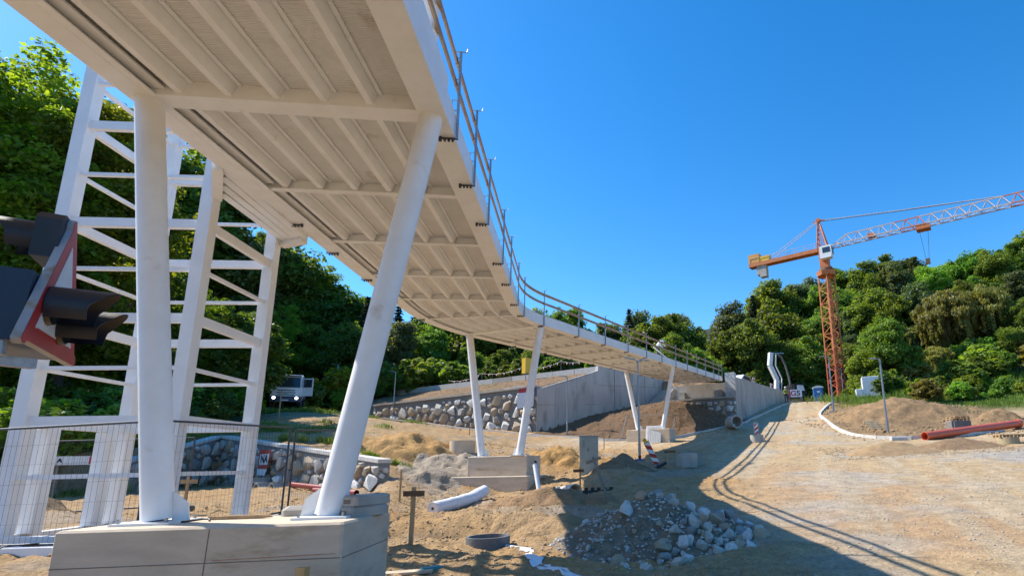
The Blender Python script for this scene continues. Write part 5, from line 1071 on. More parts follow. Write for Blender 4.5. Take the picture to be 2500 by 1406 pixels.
# ------------------------------------------------------------------ heaps
def heap(name, label, x, y, rx, ry, h, mat, seed, rz=0, n=46, rough=.16, pw=1.25):
    mb = MB(); c, s_ = math.cos(rz), math.sin(rz); G_ = np.linspace(-1.25, 1.25, n); U, V_ = np.meshgrid(G_, G_); X = x+(U*rx*c-V_*ry*s_); Y = y+(U*rx*s_+V_*ry*c); rr = np.hypot(U, V_)
    rr = rr*(1+.22*fbm(U*1.3+seed, V_*1.3, 3)*2); prof = np.clip(1-rr, 0, 1)**pw
    Zb = HG(X.ravel(), Y.ravel()).reshape(X.shape); Z = Zb-.06+h*prof*(1+.0*rr)+np.clip(prof*4, 0, 1)*rough*h*(fbm(X*2.2+seed, Y*2.2, 5, .62)*2)+np.clip(prof*6, 0, 1)*.05
    vs = np.stack([X, Y, Z], -1).reshape(-1, 3); keep = (rr < 1.12)
    idx = np.arange(n*n).reshape(n, n); fs = [(idx[i, j], idx[i, j+1], idx[i+1, j+1], idx[i+1, j]) for i in range(n-1) for j in range(n-1) if keep[i, j] or keep[i+1, j+1]]
    used = sorted(set(k for f in fs for k in f)); re_ = {k: i for i, k in enumerate(used)}; mb.add([tuple(vs[k]) for k in used], [tuple(re_[k] for k in f) for f in fs])
    t = thing(name, label, 'heap', (x, y, gz(x, y))); so = obj('soil', mb, mat, t, 'all')
    def top(px, py):
        u, v = ((px-x)*c+(py-y)*s_)/rx, (-(px-x)*s_+(py-y)*c)/ry; r_ = math.hypot(u, v)*(1+.22*float(fbm(np.array([u*1.3+seed]), np.array([v*1.3]), 3)[0])*2); p = max(0, 1-r_)**pw
        return gz(px, py)-.06+h*p+min(1, p*4)*rough*h*float(fbm(np.array([px*2.2+seed]), np.array([py*2.2]), 5, .62)[0])*2+min(1, p*6)*.05
    return t, top
def soilmat(name, a, b, bs=18): return M(name, a, b, rough=.95, scale=3.5, bump=1.0, bscale=bs, dist=.08, detail=8, spec=.15)
hm = soilmat('rubble_soil', (.20, .15, .10), (.32, .245, .165))
hp_, htop = heap('rubble_heap', 'heap of earth and broken pale stones in the bridge shadow', .15, 11.9, 2.15, 2.5, .95, hm, 2.0, n=70)
r = random.Random(21)
def scatter(n, smin, smax, bias, name='stone'):
    k = 0
    while k < n:
        a = r.uniform(0, 6.283); d = math.sqrt(r.random())*1.05; u, v = d*math.cos(a), d*math.sin(a)
        if bias and r.random() > max(.03, .5+.9*u-.35*v): continue
        x, y = .15+u*2.15, 11.9+v*2.5; s_ = smin+(smax-smin)*r.random()**2.2
        o = bpy.data.objects.new(name, r.choice(PILEROCK)); COL.objects.link(o); o.parent = hp_; o.matrix_parent_inverse = root_matrix(hp_).inverted(); o.location = (x, y, htop(x, y)+s_*.22); o.rotation_euler = (r.uniform(0, 6), r.uniform(0, 6), r.uniform(0, 6)); o.scale = (s_*r.uniform(.8, 1.3), s_*r.uniform(.7, 1.1), s_*r.uniform(.6, .95)); k += 1
scatter(215, .09, .34, True); scatter(75, .06, .15, False)
def rubble_crumbs():
    base = np.array([(1, 0, 0), (0, 1, 0), (-1, 0, 0), (0, -1, 0), (0, 0, 1), (0, 0, -1)], float); mb = MB(); G2 = [[htop(.15+(i-20)/20*2.3, 11.9+(j-20)/20*2.7) for j in range(41)] for i in range(41)]
    for k in range(1700):
        a = r.uniform(0, 6.283); d = math.sqrt(r.random())*1.02; x, y = .15+d*math.cos(a)*2.15, 11.9+d*math.sin(a)*2.5; s_ = .012+.045*r.random()**2; q = r.uniform(0, 6.28)
        u, v_ = (x-.15)/2.3*20+20, (y-11.9)/2.7*20+20; i, j = int(u), int(v_); fu, fv = u-i, v_-j; z = (G2[i][j]*(1-fu)+G2[i+1][j]*fu)*(1-fv)+(G2[i][j+1]*(1-fu)+G2[i+1][j+1]*fu)*fv+s_*.25
        mb.add([(x+s_*(v[0]*math.cos(q)-v[1]*math.sin(q))*r.uniform(.6, 1.2), y+s_*(v[0]*math.sin(q)+v[1]*math.cos(q))*r.uniform(.6, 1.2), z+s_*v[2]*.7) for v in base], [(0, 1, 4), (1, 2, 4), (2, 3, 4), (3, 0, 4), (1, 0, 5), (2, 1, 5), (3, 2, 5), (0, 3, 5)])
    o = obj('crumbs', mb, ROCKS[0], hp_); o['kind'] = 'stuff'
rubble_crumbs()
heap('dirt_heap', 'low sandy heap in front of the orange pipe', 11.9, 26.9, 2.6, 1.3, .62, soilmat('sandy_soil', (.46, .31, .165), (.36, .235, .125)), 5.0)
heap('dirt_heap', 'long low brown heap right of the sandy heap', 15.6, 27.6, 3.0, 1.2, .55, soilmat('brown_soil', (.36, .235, .13), (.27, .17, .095)), 8.0)
heap('dirt_heap', 'big brown earth heap on the island behind the tall lamp post', 20.6, 43.4, 5.0, 3.4, .85, soilmat('isle_soil', (.36, .23, .115), (.22, .14, .075), 12), 11.0, rough=.3, pw=.85)
heap('dirt_heap', 'small brown heap right of the pallets on the island', 24.6, 38.2, 2.2, 1.3, .9, soilmat('isle_soil', (.36, .23, .115), (.22, .14, .075)), 14.0)
heap('dirt_heap', 'dark earth heap below the lamp post and leaning beacon', -.9, 23.6, 1.7, 1.2, .75, soilmat('dark_soil', (.20, .14, .085), (.28, .20, .12)), 17.0)
heap('dirt_heap', 'brown earth heap with roots in the green bank on the far right', 38.4, 62.0, 3.0, 2.0, 2.6, soilmat('root_soil', (.26, .15, .08), (.18, .10, .055)), 20.0)
heap('dirt_heap', 'dark earth heap at the left behind the tower base', -15.0, 13.4, 1.7, 1.0, .8, soilmat('dark_soil', (.20, .14, .085), (.28, .20, .12)), 23.0)

heap('dirt_heap', 'lumpy brown earth heap in front of the half round channel', -3.1, 17.5, 2.2, 1.1, .30, soilmat('brown_soil', (.36, .235, .13), (.27, .17, .095)), 26.0, rough=.8, pw=.7)
heap('dirt_heap', 'yellow clay bank behind the grey green cabinet', -3.6, 26.6, 2.3, 1.3, .55, soilmat('clay_soil', (.50, .30, .115), (.38, .22, .09), 12), 29.0, rough=.7, pw=.6)
heap('dirt_heap', 'grey gravelly bank left of the middle footing', -8.9, 24.9, 1.8, 2.6, .45, soilmat('gravel_soil', (.40, .33, .25), (.30, .245, .185), 14), 32.0, rough=.7, pw=.6)
heap('dirt_heap', 'orange clay bank above the end of the left stone wall', -11.6, 27.2, 3.2, 2.2, .45, soilmat('clay_soil', (.50, .30, .115), (.38, .22, .09), 12), 35.0, rough=.7, pw=.6)
heap('dirt_heap', 'small crumbly heap right of the manhole ring', -2.2, 13.3, 1.5, .8, .22, soilmat('sandy_soil', (.46, .31, .165), (.36, .235, .125)), 38.0, rough=.8, pw=.7)

# ------------------------------------------------------------------ vegetation
def leaf_arrays(C, Rad, n_each, size, rng, droop=0., flat=.55, elong=1.5):
    """C: clump centres (k,3), Rad: clump radii; returns quad vertices (N*4,3) and tint"""
    k = len(C); idx = np.repeat(np.arange(k), n_each); N = len(idx)
    d = rng.normal(size=(N, 3)); d /= np.linalg.norm(d, axis=1)[:, None]; rr = rng.random(N)**.45
    P = C[idx]+d*(Rad[idx]*rr)[:, None]*np.array([1, 1, .75])
    nrm = d*.6+rng.normal(size=(N, 3))*.55+np.array([0, 0, flat]); nrm /= np.linalg.norm(nrm, axis=1)[:, None]
    t = rng.normal(size=(N, 3)); t -= (t*nrm).sum(1)[:, None]*nrm; t[:, 2] -= droop; t /= np.linalg.norm(t, axis=1)[:, None]; b = np.cross(nrm, t)
    s = size*rng.uniform(.6, 1.35, N); L = t*(s*elong*.5)[:, None]; W = b*(s*.5)[:, None]
    V = np.stack([P-L, P+W-L*.1, P+L, P-W-L*.1], 1).reshape(-1, 3)
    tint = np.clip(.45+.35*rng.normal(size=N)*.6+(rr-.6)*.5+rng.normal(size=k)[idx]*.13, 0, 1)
    return V, np.repeat(tint, 4)
def leaf_mesh(name, V, tint, mat):
    me = bpy.data.meshes.new(name); n = len(V); me.vertices.add(n); me.vertices.foreach_set('co', V.astype(np.float32).ravel()); me.loops.add(n); me.loops.foreach_set('vertex_index', np.arange(n)); me.polygons.add(n//4); me.polygons.foreach_set('loop_start', np.arange(n//4)*4); me.update(calc_edges=True)
    a = me.attributes.new('tint', 'FLOAT', 'POINT'); a.data.foreach_set('value', tint.astype(np.float32)); me.materials.append(mat); return me
def limbs(rng, H_, n, r0, spread, lo=.25, hi=.92, mb=None):
    """trunk and limbs for a tree of height H_; returns builder and limb tips"""
    mb = mb or MB(); pts = [Vector((0, 0, -.4))]; lean = rng.normal(size=2)*.02
    for k in range(1, 8): t = k/7; pts.append(Vector((lean[0]*t*H_+.02*H_*rng.normal()*t*.5, lean[1]*t*H_+.02*H_*rng.normal()*t*.5, t*H_*.93)))
    rs = [r0*1.35]+[r0*(1-.86*(k/7)**.85) for k in range(1, 8)]; mb.path(pts, rs, 9); tips = []
    for i in range(n):
        t = lo+(hi-lo)*((i+rng.random())/n); q = t*7; b = pts[int(q)].lerp(pts[min(7, int(q)+1)], q-int(q)); a = i*2.4+rng.random(); ln = spread*(1.05-.55*t)*rng.uniform(.7, 1.15)
        d = Vector((math.cos(a), math.sin(a), rng.uniform(.35, .9))).normalized(); p1 = b+d*ln*.5+Vector((0, 0, .03*ln)); p2 = b+d*ln+Vector((rng.normal()*.08*ln, rng.normal()*.08*ln, .12*ln)); rr = r0*(1-.8*t)*.5
        mb.path([b, p1, p2], [rr, rr*.65, rr*.2], 5, caps=False); tips += [p1, p2]
        for s_ in range(2):
            dd = (d+Vector(rng.normal(size=3)*.6)).normalized(); p3 = p1+dd*ln*.45; mb.path([p1, p3], [rr*.45, rr*.12], 4, caps=False); tips.append(p3)
    return mb, tips
def broadleaf(seed, kind, H_=10., wid=.36, clumps=190, each=165, size=.19, base=.16, lobes=7, crad=.085):
    rng = np.random.default_rng(seed); mb, tips = limbs(rng, H_, 14, H_*.018, H_*wid*.95, lo=max(.12, base))
    LC = [np.array([0, 0, H_*(base+1)/2])]; LRr = [np.array([H_*wid*.82, H_*wid*.82, H_*(1-base)/2*.98])]
    for i in range(lobes):
        a = i*2.4+rng.random(); z = H_*rng.uniform(base+.12, .86); rr = H_*wid*rng.uniform(.30, .52); q = max(.12, 1-abs((z/H_-base)/(1-base)-.42)*1.25); LC.append(np.array([math.cos(a)*H_*wid*.62*q, math.sin(a)*H_*wid*.62*q, z])); LRr.append(np.array([rr, rr, rr*.85]))
    C = []
    while len(C) < clumps:
        i = 0 if rng.random() < .45 else rng.integers(1, len(LC)); d = rng.normal(size=3); d /= np.linalg.norm(d); p = LC[i]+d*LRr[i]*(rng.random()**.30)
        if p[2] > H_*base*.8: C.append(p)
    for tpt in tips:
        if rng.random() < .6 and tpt.z > H_*base: C.append(np.array(tpt))
    C = np.array(C); Rad = H_*crad*rng.uniform(.6, 1.35, len(C)); top = C[:, 2].max(); C[:, 2] *= (H_*.97)/top
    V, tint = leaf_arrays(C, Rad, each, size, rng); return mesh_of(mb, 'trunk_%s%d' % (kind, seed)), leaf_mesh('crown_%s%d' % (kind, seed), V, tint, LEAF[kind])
def spruce(seed, H_=10.):
    rng = np.random.default_rng(seed); mb = MB().path([(0, 0, -.4), (0, 0, H_*.97)], [H_*.016, .02], 8); V = []; Tn = []; z = H_*.06
    while z < H_*.985:
        L_ = (1-z/H_)**.85*H_*.19*rng.uniform(.8, 1.15)+.12; n = 9
        for i in range(n):
            a = i*2*math.pi/n+rng.random()*.7; d = np.array([math.cos(a), math.sin(a), 0]); m = max(3, int(L_/.11))
            for k in range(m):
                t = (k+.5)/m; p = d*L_*t+np.array([0, 0, z-.30*L_*t*t+.03*rng.normal()]); sd_ = np.array([-d[1], d[0], 0])
                for q in range(3):
                    w = .13*H_/10*rng.uniform(.8, 1.3)*(1.25-t*.6); off_ = sd_*(rng.random()-.5)*L_*.55*(1-t*.7); e = d*.7+sd_*rng.normal()*.6+np.array([0, 0, -.35+rng.normal()*.2]); e /= np.linalg.norm(e); f = np.cross(e, rng.normal(size=3)); f /= np.linalg.norm(f); c = p+off_
                    V.append([c-e*w*1.4, c+f*w*.5, c+e*w*1.4, c-f*w*.5]); Tn.append(np.clip(.3+.3*t+rng.normal()*.18, 0, 1))
        z += H_*.026*rng.uniform(.8, 1.2)
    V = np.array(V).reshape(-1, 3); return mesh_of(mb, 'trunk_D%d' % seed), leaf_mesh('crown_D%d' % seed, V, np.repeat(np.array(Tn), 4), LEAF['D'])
def draped(seed, H_=10.):
    """tree overgrown with hanging climber strands"""
    rng = np.random.default_rng(seed); mb, tips = limbs(rng, H_, 16, H_*.018, H_*.42, lo=.3); C = []; Rr = []
    for i in range(120):
        d = rng.normal(size=3); d /= np.linalg.norm(d); d[2] = abs(d[2])*1.0-.1; p = np.array([0, 0, H_*.60])+d*np.array([H_*.40, H_*.40, H_*.36])*rng.random()**.25; C.append(p); Rr.append(H_*.065*rng.uniform(.6, 1.3))
        if rng.random() < .8:
            for k in range(int(rng.integers(3, 9))): C.append(p+np.array([rng.normal()*.08, rng.normal()*.08, -(k+1)*.42])); Rr.append(.22*rng.uniform(.7, 1.2))
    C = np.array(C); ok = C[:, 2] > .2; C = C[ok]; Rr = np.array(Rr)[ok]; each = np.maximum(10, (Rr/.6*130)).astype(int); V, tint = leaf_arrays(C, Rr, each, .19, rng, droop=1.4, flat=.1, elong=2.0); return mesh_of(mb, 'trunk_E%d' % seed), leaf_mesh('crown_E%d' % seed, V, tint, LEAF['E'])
PROTO = {'A': [broadleaf(s, 'A', wid=w, base=b) for s, w, b in ((1, .36, .10), (2, .32, .14), (3, .40, .08))], 'B': [broadleaf(s, 'B', wid=.25, clumps=150, base=.10) for s in (11, 12)], 'C': [broadleaf(s, 'C', wid=.36, clumps=160, size=.19, base=.05) for s in (21, 22)],
         'D': [spruce(31), spruce(32)], 'E': [draped(41), draped(42)], 'F': [broadleaf(s, 'F', H_=18., wid=.29, clumps=165, each=230, size=.16, base=.10, lobes=14, crad=.047) for s in (51, 52, 53)]}
for k, L_ in PROTO.items():
    for a, b in L_: a.materials.append(BARK if k != 'E' else BARK_P)
BUSHM = {k: broadleaf(60+i, k, H_=2.2, wid=.55, clumps=70, each=60, size=.16, base=.03, lobes=5, crad=.16) for i, k in enumerate('ACEF')}
for a, b in BUSHM.values(): a.materials.append(BARK)
TREES=[('D',16.5,122.4,13.3,1,'hill'),('B',19.8,113.9,17.9,1,'hill'),('D',24.9,116.8,18.5,1,'hill'),('A',30.2,120.0,19.2,1,'hill'),('B',35.8,123.7,16.7,1,'hill'),
('B',41.1,125.1,16.6,1,'hill'),('A',42.2,115.5,15.0,1,'hill'),('A',50.5,124.3,17.1,1,'hill'),('A',53.9,120.9,17.3,1,'hill'),('B',55.7,115.3,15.7,1,'hill'),
('B',65.5,125.3,15.2,1,'hill'),('C',63.2,113.1,13.5,1,'hill'),('A',74.5,124.5,13.0,1,'hill'),('C',75.7,118.5,14.0,1,'hill'),('A',77.9,115.1,13.3,1,'hill'),
('A',88.5,123.4,14.1,1,'hill'),('A',92.1,121.1,16.4,1,'hill'),('A',97.0,121.4,15.8,1,'hill'),('A',102.4,121.8,17.6,1,'hill'),('A',101.7,115.6,16.7,1,'hill'),
('B',108.2,117.6,17.1,1,'hill'),('C',115.4,120.3,17.2,1,'hill'),('A',14.1,97.3,12.3,1,'hill'),('B',19.9,98.3,15.0,1,'hill'),('A',24.2,98.6,16.9,1,'hill'),
('A',30.8,102.3,11.5,1,'hill'),('A',34.9,104.7,11.9,1,'hill'),('B',39.2,101.2,10.7,1,'hill'),('A',43.4,99.4,13.5,1,'hill'),('A',46.5,96.6,11.3,1,'hill'),
('B',50.9,96.7,12.3,1,'hill'),('A',58.6,99.4,8.3,1,'hill'),('A',60.1,95.6,9.9,1,'hill'),('A',71.3,104.7,6.8,1,'hill'),('B',70.1,97.5,9.5,1,'hill'),
('A',79.2,102.7,9.7,1,'hill'),('A',80.9,97.0,11.9,1,'hill'),('A',87.2,99.2,12.3,1,'hill'),('A',15.0,86.9,5.9,1,'hill'),('A',18.8,87.2,10.8,1,'hill'),
('A',25.2,87.4,11.7,1,'hill'),('A',29.3,90.1,8.5,1,'hill'),('B',35.6,90.9,8.8,1,'hill'),('B',39.3,85.8,9.3,1,'hill'),('E',48.4,93.5,5.7,1,'hill'),
('E',51.6,92.2,4.7,1,'hill'),('A',53.7,86.9,5.4,1,'hill'),('A',60.8,88.5,4.8,1,'hill'),('E',68.0,93.7,3.4,1,'hill'),('A',71.8,90.6,6.5,1,'hill'),
('E',74.8,86.5,8.0,1,'hill'),('C',28.1,62.0,9.8,0.9,'slope'),('C',25.8,62.0,6.3,0.9,'slope'),('C',30.6,62.0,6.2,0.9,'slope'),('E',41.8,72.4,11.7,0.9,'slope'),
('E',46.6,71.7,10.7,0.9,'slope'),('E',43.4,73.5,5.5,0.9,'slope'),('E',51.2,75.3,5.8,0.9,'slope'),('A',49.3,68.2,7.3,0.9,'slope'),('E',36.1,66.0,5.0,0.9,'slope'),
('E',48.0,75.2,1.3,0.9,'slope'),('A',45.7,66.1,1.1,0.9,'slope'),('A',-19.7,102.5,16.4,1,'centre'),('A',-14.6,93.4,16.4,1,'centre'),('A',-13.5,101.7,14.1,1,'centre'),
('A',-9.6,101.4,12.5,1,'centre'),('B',-7.0,102.5,14.6,1,'centre'),('D',-2.3,98.6,17.5,1,'centre'),('B',-0.5,102.5,17.3,1,'centre'),('A',2.5,94.4,15.9,1,'centre'),
('B',5.8,100.1,16.8,1,'centre'),('A',8.5,96.0,15.0,1,'centre'),('A',10.9,102.7,11.7,1,'centre'),('C',-3.7,101.3,11.5,1,'centre'),('C',4.6,82.0,10.2,1,'centre'),
('C',7.7,82.0,8.1,1,'centre'),('C',10.2,82.0,6.7,1,'centre'),('A',13.9,84.0,11.7,0.9,'hill'),('A',17.2,84.0,12.6,0.9,'hill'),('A',20.9,84.0,12.3,0.9,'hill'),
('A',24.8,84.0,11.7,0.9,'hill'),('A',31.9,84.0,9.8,0.9,'hill'),('A',-47.1,81.1,17.8,1,'valley'),('D',-44.8,81.8,16.0,1,'valley'),('D',-39.4,75.3,15.4,1,'valley'),
('D',-37.6,75.4,13.7,1,'valley'),('D',-38.3,82.7,15.6,1,'valley'),('D',-34.8,81.4,16.0,1,'valley'),('D',-33.8,86.2,15.7,1,'valley'),('A',-29.6,82.9,15.9,1,'valley'),
('D',-25.0,76.8,13.4,1,'valley'),('A',-22.8,79.7,13.9,1,'valley'),('A',-21.3,85.0,14.1,1,'valley'),('B',-17.9,81.8,13.8,1,'valley'),('A',-8.0,75.1,6.5,1,'valley'),
('A',-13.1,85.9,9.7,1,'valley'),('C',-28.3,71.3,9.3,0.8,'valley'),('B',-30.9,68.3,9.4,0.8,'valley'),('A',-38.6,70.2,10.8,0.8,'valley'),('A',-35.5,69.5,9.3,0.8,'valley'),
('A',-22.9,71.1,6.2,0.8,'valley'),('A',-18.0,69.2,5.5,0.8,'valley'),('A',-14.2,68.9,5.3,0.8,'valley'),('F',-46.8,32.0,26.3,1,'left'),('F',-43.7,33.3,27.4,1,'left'),
('F',-41.9,35.8,21.8,1,'left'),('F',-40.7,37.1,25.8,1,'left'),('F',-68.7,69.0,33.0,1,'left'),('A',-65.1,71.8,29.7,1,'left'),('F',-51.8,33.3,24.0,1,'left'),
('F',-60.7,74.5,23.3,1,'left'),('B',-56.0,75.9,23.0,1,'left'),('A',-53.2,78.7,22.8,1,'left'),('F',-50.3,80.0,20.7,1,'left'),('A',-34.6,45.5,8.8,1,'left'),
('F',-46.5,67.6,13.6,1,'left'),('A',-43.3,71.8,10.3,1,'left'),('F',-48.2,74.5,13.1,1,'left'),('A',-54.5,77.3,9.8,1,'left'),('F',-36.0,42.8,10.7,1,'left'),
('A',-50.8,49.7,17.3,1,'left'),('F',-48.8,41.4,17.8,1,'left'),('B',-51.3,55.2,14.4,1,'left'),('A',-63.2,58.0,11.5,1,'left'),('F',-65.2,52.4,11.9,1,'left'),
('A',-52.0,66.2,9.4,1,'left'),('F',-61.8,71.8,5.2,1,'left'),('A',-66.1,69.0,4.3,1,'left'),('F',-48.1,85.6,7.9,1,'left'),('A',-63.6,46.9,17.6,1,'left')]
TXT = {'A': 'dark broadleaf tree', 'B': 'slender grey green tree', 'C': 'bright green tree', 'D': 'pointed spruce', 'E': 'vine draped olive tree', 'F': 'large sunlit tree'}
BTX = {'A': 'dark', 'C': 'bright green', 'E': 'olive', 'F': 'sunlit'}
WHERE = {'hill': 'on the wooded hill behind the crane', 'slope': 'on green bank right of crane', 'centre': 'above the far bridge end', 'valley': 'in the dark wood behind the parapet', 'left': 'in the wood behind the lift tower'}
def plant(kind, pair, x, y, h, h0, w, label, cat, group, rz, name, z=None, sx=None):
    t = thing(name, label, cat, (x, y, (gz(x, y) if z is None else z)-.05), rz, group); s = h/h0; t.scale = (s*w, s*w, s)
    for nm, me in (('trunk', pair[0]), ('crown', pair[1])):
        o = bpy.data.objects.new(nm, me); COL.objects.link(o); o.parent = t
    return t
def place_words(items):
    """items: list of [label, x, y]; things that still share a label are told apart by their place from left to right when they are few"""
    from collections import defaultdict
    g = defaultdict(list)
    for i, (l, x, y) in enumerate(items): g[l].append((x/y, i))
    ORD = ['leftmost', 'second from left', 'third from left', 'fourth from left', 'fifth from left', 'sixth from left', 'seventh from left', 'eighth from left', 'ninth from left', 'tenth from left', 'eleventh from left', 'twelfth from left']+['%s from left' % q for q in ('13th', '14th', '15th', '16th', '17th', '18th', '19th', '20th', '21st', '22nd', '23rd', '24th', '25th', '26th', '27th')]; out = [l for l, _, _ in items]
    for l, v in g.items():
        if 1 < len(v) <= 27:
            for n_i, (_, i) in enumerate(sorted(v)): out[i] = l+', '+(ORD[n_i] if n_i < len(v)-1 else 'rightmost')
    return out
def whereabouts(reg, x, y, h):
    q = x/y
    if reg == 'hill':
        side = 'left of crane mast' if q < .31 else 'behind crane mast' if q < .42 else 'below crane jib' if q < .56 else 'at right edge of view'
        return ('on hill skyline ' if y > 109 else 'halfway up hill ' if y > 93 else 'at foot of hill ')+side
    if reg == 'left': return 'at left edge of view' if q < -1.2 else 'behind left half of lift tower' if q < -.95 else 'behind right half of lift tower' if q < -.78 else 'in wood above white truck'
    if reg == 'valley': return 'in dark wood left of middle legs' if q < -.36 else 'in dark wood above parapet'
    return WHERE[reg]
r = random.Random(3)
TL = place_words([('%s %s' % (TXT[k], whereabouts(reg, x, y, h)), x, y) for (k, x, y, h, w, reg) in TREES])
for (k, x, y, h, w, reg), lab in zip(TREES, TL):
    h = max(h, 4.5); wide = w*(1.25 if h < 9 else 1.0)*(1.12 if reg in ('hill', 'valley') else 1.0)
    plant(k, r.choice(PROTO[k]), x, y, h, 18. if k == 'F' else 10., wide, lab, 'tree', 'trees %s' % WHERE[reg], r.uniform(0, 6.28), 'spruce_tree' if k == 'D' else 'broadleaf_tree')
# bushes and undergrowth
BUSH = []
for k in range(26): BUSH.append((r.uniform(-42, -27), r.uniform(24, 40), r.choice('AAFC'), r.uniform(1.6, 3.4), 'leafy bush in undergrowth behind lift tower'))
for k in range(14): BUSH.append((r.uniform(-44, -30), r.uniform(40, 62), r.choice('AAF'), r.uniform(2, 4), 'leafy bush around the white truck'))
for k in range(16): BUSH.append((-33+k*2.1+r.uniform(-.8, .8), 63.5+r.uniform(-1, 5)-(.25*k), r.choice('AAC'), r.uniform(2.2, 4.2), 'leafy bush above the parapet'))
for k in range(44):
    a = r.random(); BUSH.append((25+a*22, 48.5+r.uniform(0, 10)+a*2, r.choice('CCEAF'), r.uniform(.6, 2.1), 'low leafy bush in grass right of island heap'))
for k in range(40):
    a = r.random(); BUSH.append((25+a*28, 57+r.uniform(0, 11)+a*3, r.choice('ACCE'), r.uniform(1.6, 3.8), 'leafy bush on bank right of crane'))
for k in range(14): BUSH.append((12+k*1.7+r.uniform(-.5, .5), 79+r.uniform(-1.5, 3), r.choice('AAC'), r.uniform(2.5, 4.5), 'leafy bush behind the road end'))
for x, y, k, h, l in [(-24.6, 22.6, 'F', 2.4, 'bright leafy bush seen through the lowest bay of the lift tower'), (-24.4, 25.4, 'C', 2.0, 'light green bush beside the shaded end of the left stone wall'), (-26.8, 22.6, 'F', 2.8, 'tall leafy bush left of the light bush behind the tower'), (-35.4, 49.2, 'A', 2.6, 'leafy bush covering the left side of the white truck')]: BUSH.append((x, y, k, h, l))
BUSH = [b for b in BUSH if not (-.725 < b[0]/b[1] < -.60 and b[1] < 55 and b[0] < -20)]
BL = place_words([(l.replace('leafy', BTX[k]+' leafy', 1) if ' leafy' in ' '+l and not l.startswith(('bright', 'light', 'tall')) else l, x, y) for x, y, k, h, l in BUSH])
for (x, y, k, h, l0), l in zip(BUSH, BL):
    plant(k, BUSHM[k], x, y, h, 2.2, r.uniform(.9, 1.35), l, 'bush', l0.replace('leafy bush', 'leafy bushes'), r.uniform(0, 6.28), 'bush')
# grass and weeds
def grass_obj(name, label, regions, seed, mat='G'):
    rng = np.random.default_rng(seed); Vs = []; Ts = []
    for (fx, n, h, wd) in regions:
        P = fx(rng, n); z = HG(P[:, 0], P[:, 1]); n = len(P); a = rng.random(n)*6.283; pt = fbm(P[:, 0]*.45+3, P[:, 1]*.45, 4)*2; ok = pt+rng.random(n)*.8 > -.05; P = P[ok]; z = z[ok]; a = a[ok]; pt = pt[ok]; n = len(P); hh = h*rng.uniform(.4, 1.3, n)*(.75+pt*.9); w = wd*rng.uniform(.6, 1.3, n); lx, ly = rng.normal(size=n)*.35*hh, rng.normal(size=n)*.35*hh
        B = np.stack([P[:, 0], P[:, 1], z-.02], 1); D = np.stack([np.cos(a)*w, np.sin(a)*w, 0*a], 1); M1 = B+np.stack([lx*.4, ly*.4, hh*.6], 1); Tp = B+np.stack([lx, ly, hh], 1)
        Vs.append(np.stack([B-D*.5, M1-D*.45, Tp, M1+D*.45], 1).reshape(-1, 3)); Ts.append(np.repeat(np.clip(.42+rng.normal(size=n)*.28+pt*.5, 0, 1), 4))
    me = leaf_mesh(name, np.vstack(Vs), np.concatenate(Ts), LEAF[mat]); o = bpy.data.objects.new(name, me); COL.objects.link(o); tag(o, label, 'grass', kind='stuff'); return o
def blob(cx, cy, rx, ry, clump=0):
    def f(rng, n):
        if clump:
            c = rng.normal(size=(clump, 2))*.5; i = rng.integers(0, clump, n); p = c[i]+rng.normal(size=(n, 2))*.07
        else: p = rng.normal(size=(n, 2))*.5
        return np.stack([cx+p[:, 0]*rx, cy+p[:, 1]*ry], 1)
    return f
grass_obj('grass', 'tall green grass and weeds on the bank right of the island', [(blob(27.5, 53, 6, 4), 9000, .40, .05), (blob(35, 53, 7, 5), 10000, .45, .05), (blob(23.5, 55.5, 3, 2.5), 3500, .4, .05), (blob(31, 48.5, 5, 2.5), 6000, .35, .05), (blob(42, 52, 8, 4), 7000, .45, .05), (blob(26, 59, 6, 3), 6000, .9, .08), (blob(37, 58, 9, 4), 9000, .9, .08)], 1)
grass_obj('grass', 'grass and weeds at the edge of the wood left of the site', [(blob(-31, 47, 4, 2), 5000, .5, .05), (blob(-24, 35, 5, 3, 30), 3500, .4, .04), (blob(-25, 22.4, 3, 1.8), 4000, .5, .04), (blob(-16, 27.3, 3, .8, 8), 1400, .4, .03), (blob(-11.6, 23.6, 2, .9, 6), 1100, .42, .03), (blob(-28, 28, 5, 4), 4500, .5, .05), (blob(-22, 47, 4, 1, 10), 900, .35, .04)], 2)
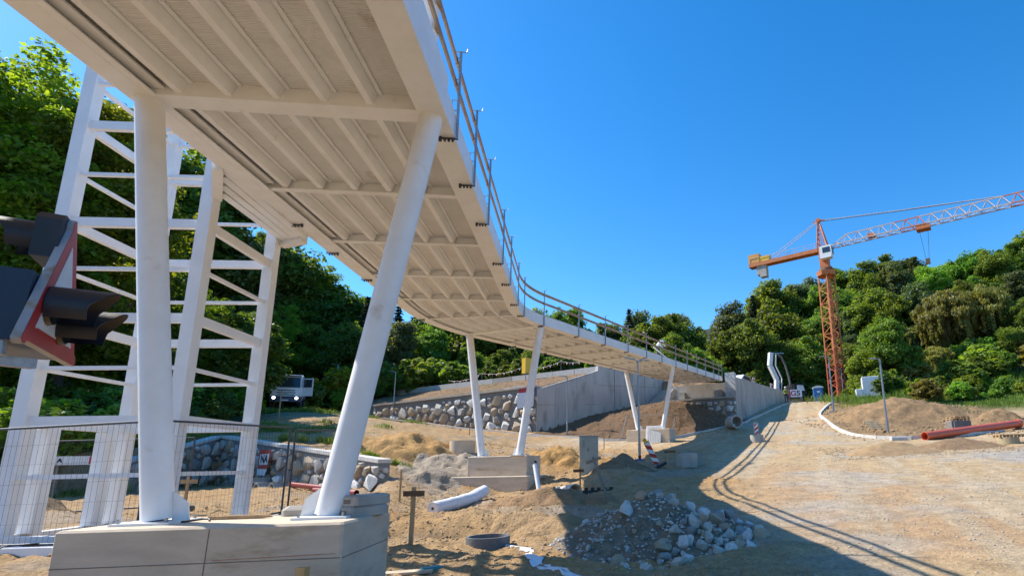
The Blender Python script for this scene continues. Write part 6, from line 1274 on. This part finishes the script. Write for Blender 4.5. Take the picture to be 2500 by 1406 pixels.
# loose stones and clods over the site
def pebbles(name, label, boxes, seed, mat):
    rng = np.random.default_rng(seed); base = np.array([(1, 0, 0), (0, 1, 0), (-1, 0, 0), (0, -1, 0), (0, 0, 1), (0, 0, -1)], float); F = np.array([(0, 1, 4), (1, 2, 4), (2, 3, 4), (3, 0, 4), (1, 0, 5), (2, 1, 5), (3, 2, 5), (0, 3, 5)]); Vs = []; n_all = 0
    for (x0, x1, y0, y1, n, s0, s1) in boxes:
        P = np.stack([rng.uniform(x0, x1, n), rng.uniform(y0, y1, n)], 1); keep = (fbm(P[:, 0]*.8+5, P[:, 1]*.8, 3)*2+rng.random(n)*.9-.25) > 0; P = P[keep]; n = len(P); s = s0+(s1-s0)*rng.random(n)**4; z = HG(P[:, 0], P[:, 1]); a = rng.random(n)*6.28
        b = base[None]*s[:, None, None]*rng.uniform(.55, 1.25, (n, 6, 1))*np.array([1, 1, .62]); c, s_ = np.cos(a), np.sin(a); bx = b[:, :, 0]*c[:, None]-b[:, :, 1]*s_[:, None]; by = b[:, :, 0]*s_[:, None]+b[:, :, 1]*c[:, None]
        Vs.append(np.stack([bx+P[:, 0][:, None], by+P[:, 1][:, None], b[:, :, 2]+(z+s*.12)[:, None]], -1).reshape(-1, 3)); n_all += n
    V = np.vstack(Vs); me = bpy.data.meshes.new(name); fa = (F[None]+np.arange(n_all)[:, None, None]*6).reshape(-1, 3); me.vertices.add(len(V)); me.vertices.foreach_set('co', V.ravel()); me.loops.add(fa.size); me.loops.foreach_set('vertex_index', fa.ravel()); me.polygons.add(len(fa)); me.polygons.foreach_set('loop_start', np.arange(len(fa))*3); me.update(calc_edges=True); me.materials.append(mat)
    o = bpy.data.objects.new(name, me); COL.objects.link(o); return tag(o, label, 'gravel', kind='stuff')
PEB = M('pebble', (.50, .44, .36), (.30, .25, .19), rough=.9, scale=1.7, contrast=(.3, .7)); CLOD = M('clod', (.42, .285, .15), (.31, .205, .11), rough=.95, scale=1.3, contrast=(.3, .7))
pebbles('gravel', 'loose pale gravel scattered over the road and yard', [(-6, 14, 6, 16, 16000, .006, .035), (-8, 16, 14, 26, 12000, .008, .045), (-12, 24, 24, 44, 9000, .012, .06)], 3, PEB)
pebbles('clods', 'crumbs and clods of brown earth strewn over the disturbed ground', [(-8, 1.5, 8.5, 22, 11000, .008, .05), (-14, 0, 20, 34, 7000, .012, .08), (-13, -7, 8, 20, 3000, .01, .05), (13, 28, 33, 50, 7000, .02, .14), (-4, 8, 41, 52, 5000, .02, .11), (9, 19, 25, 30, 3500, .015, .07), (-24, -6, 46, 58, 6000, .02, .09)], 4, CLOD)
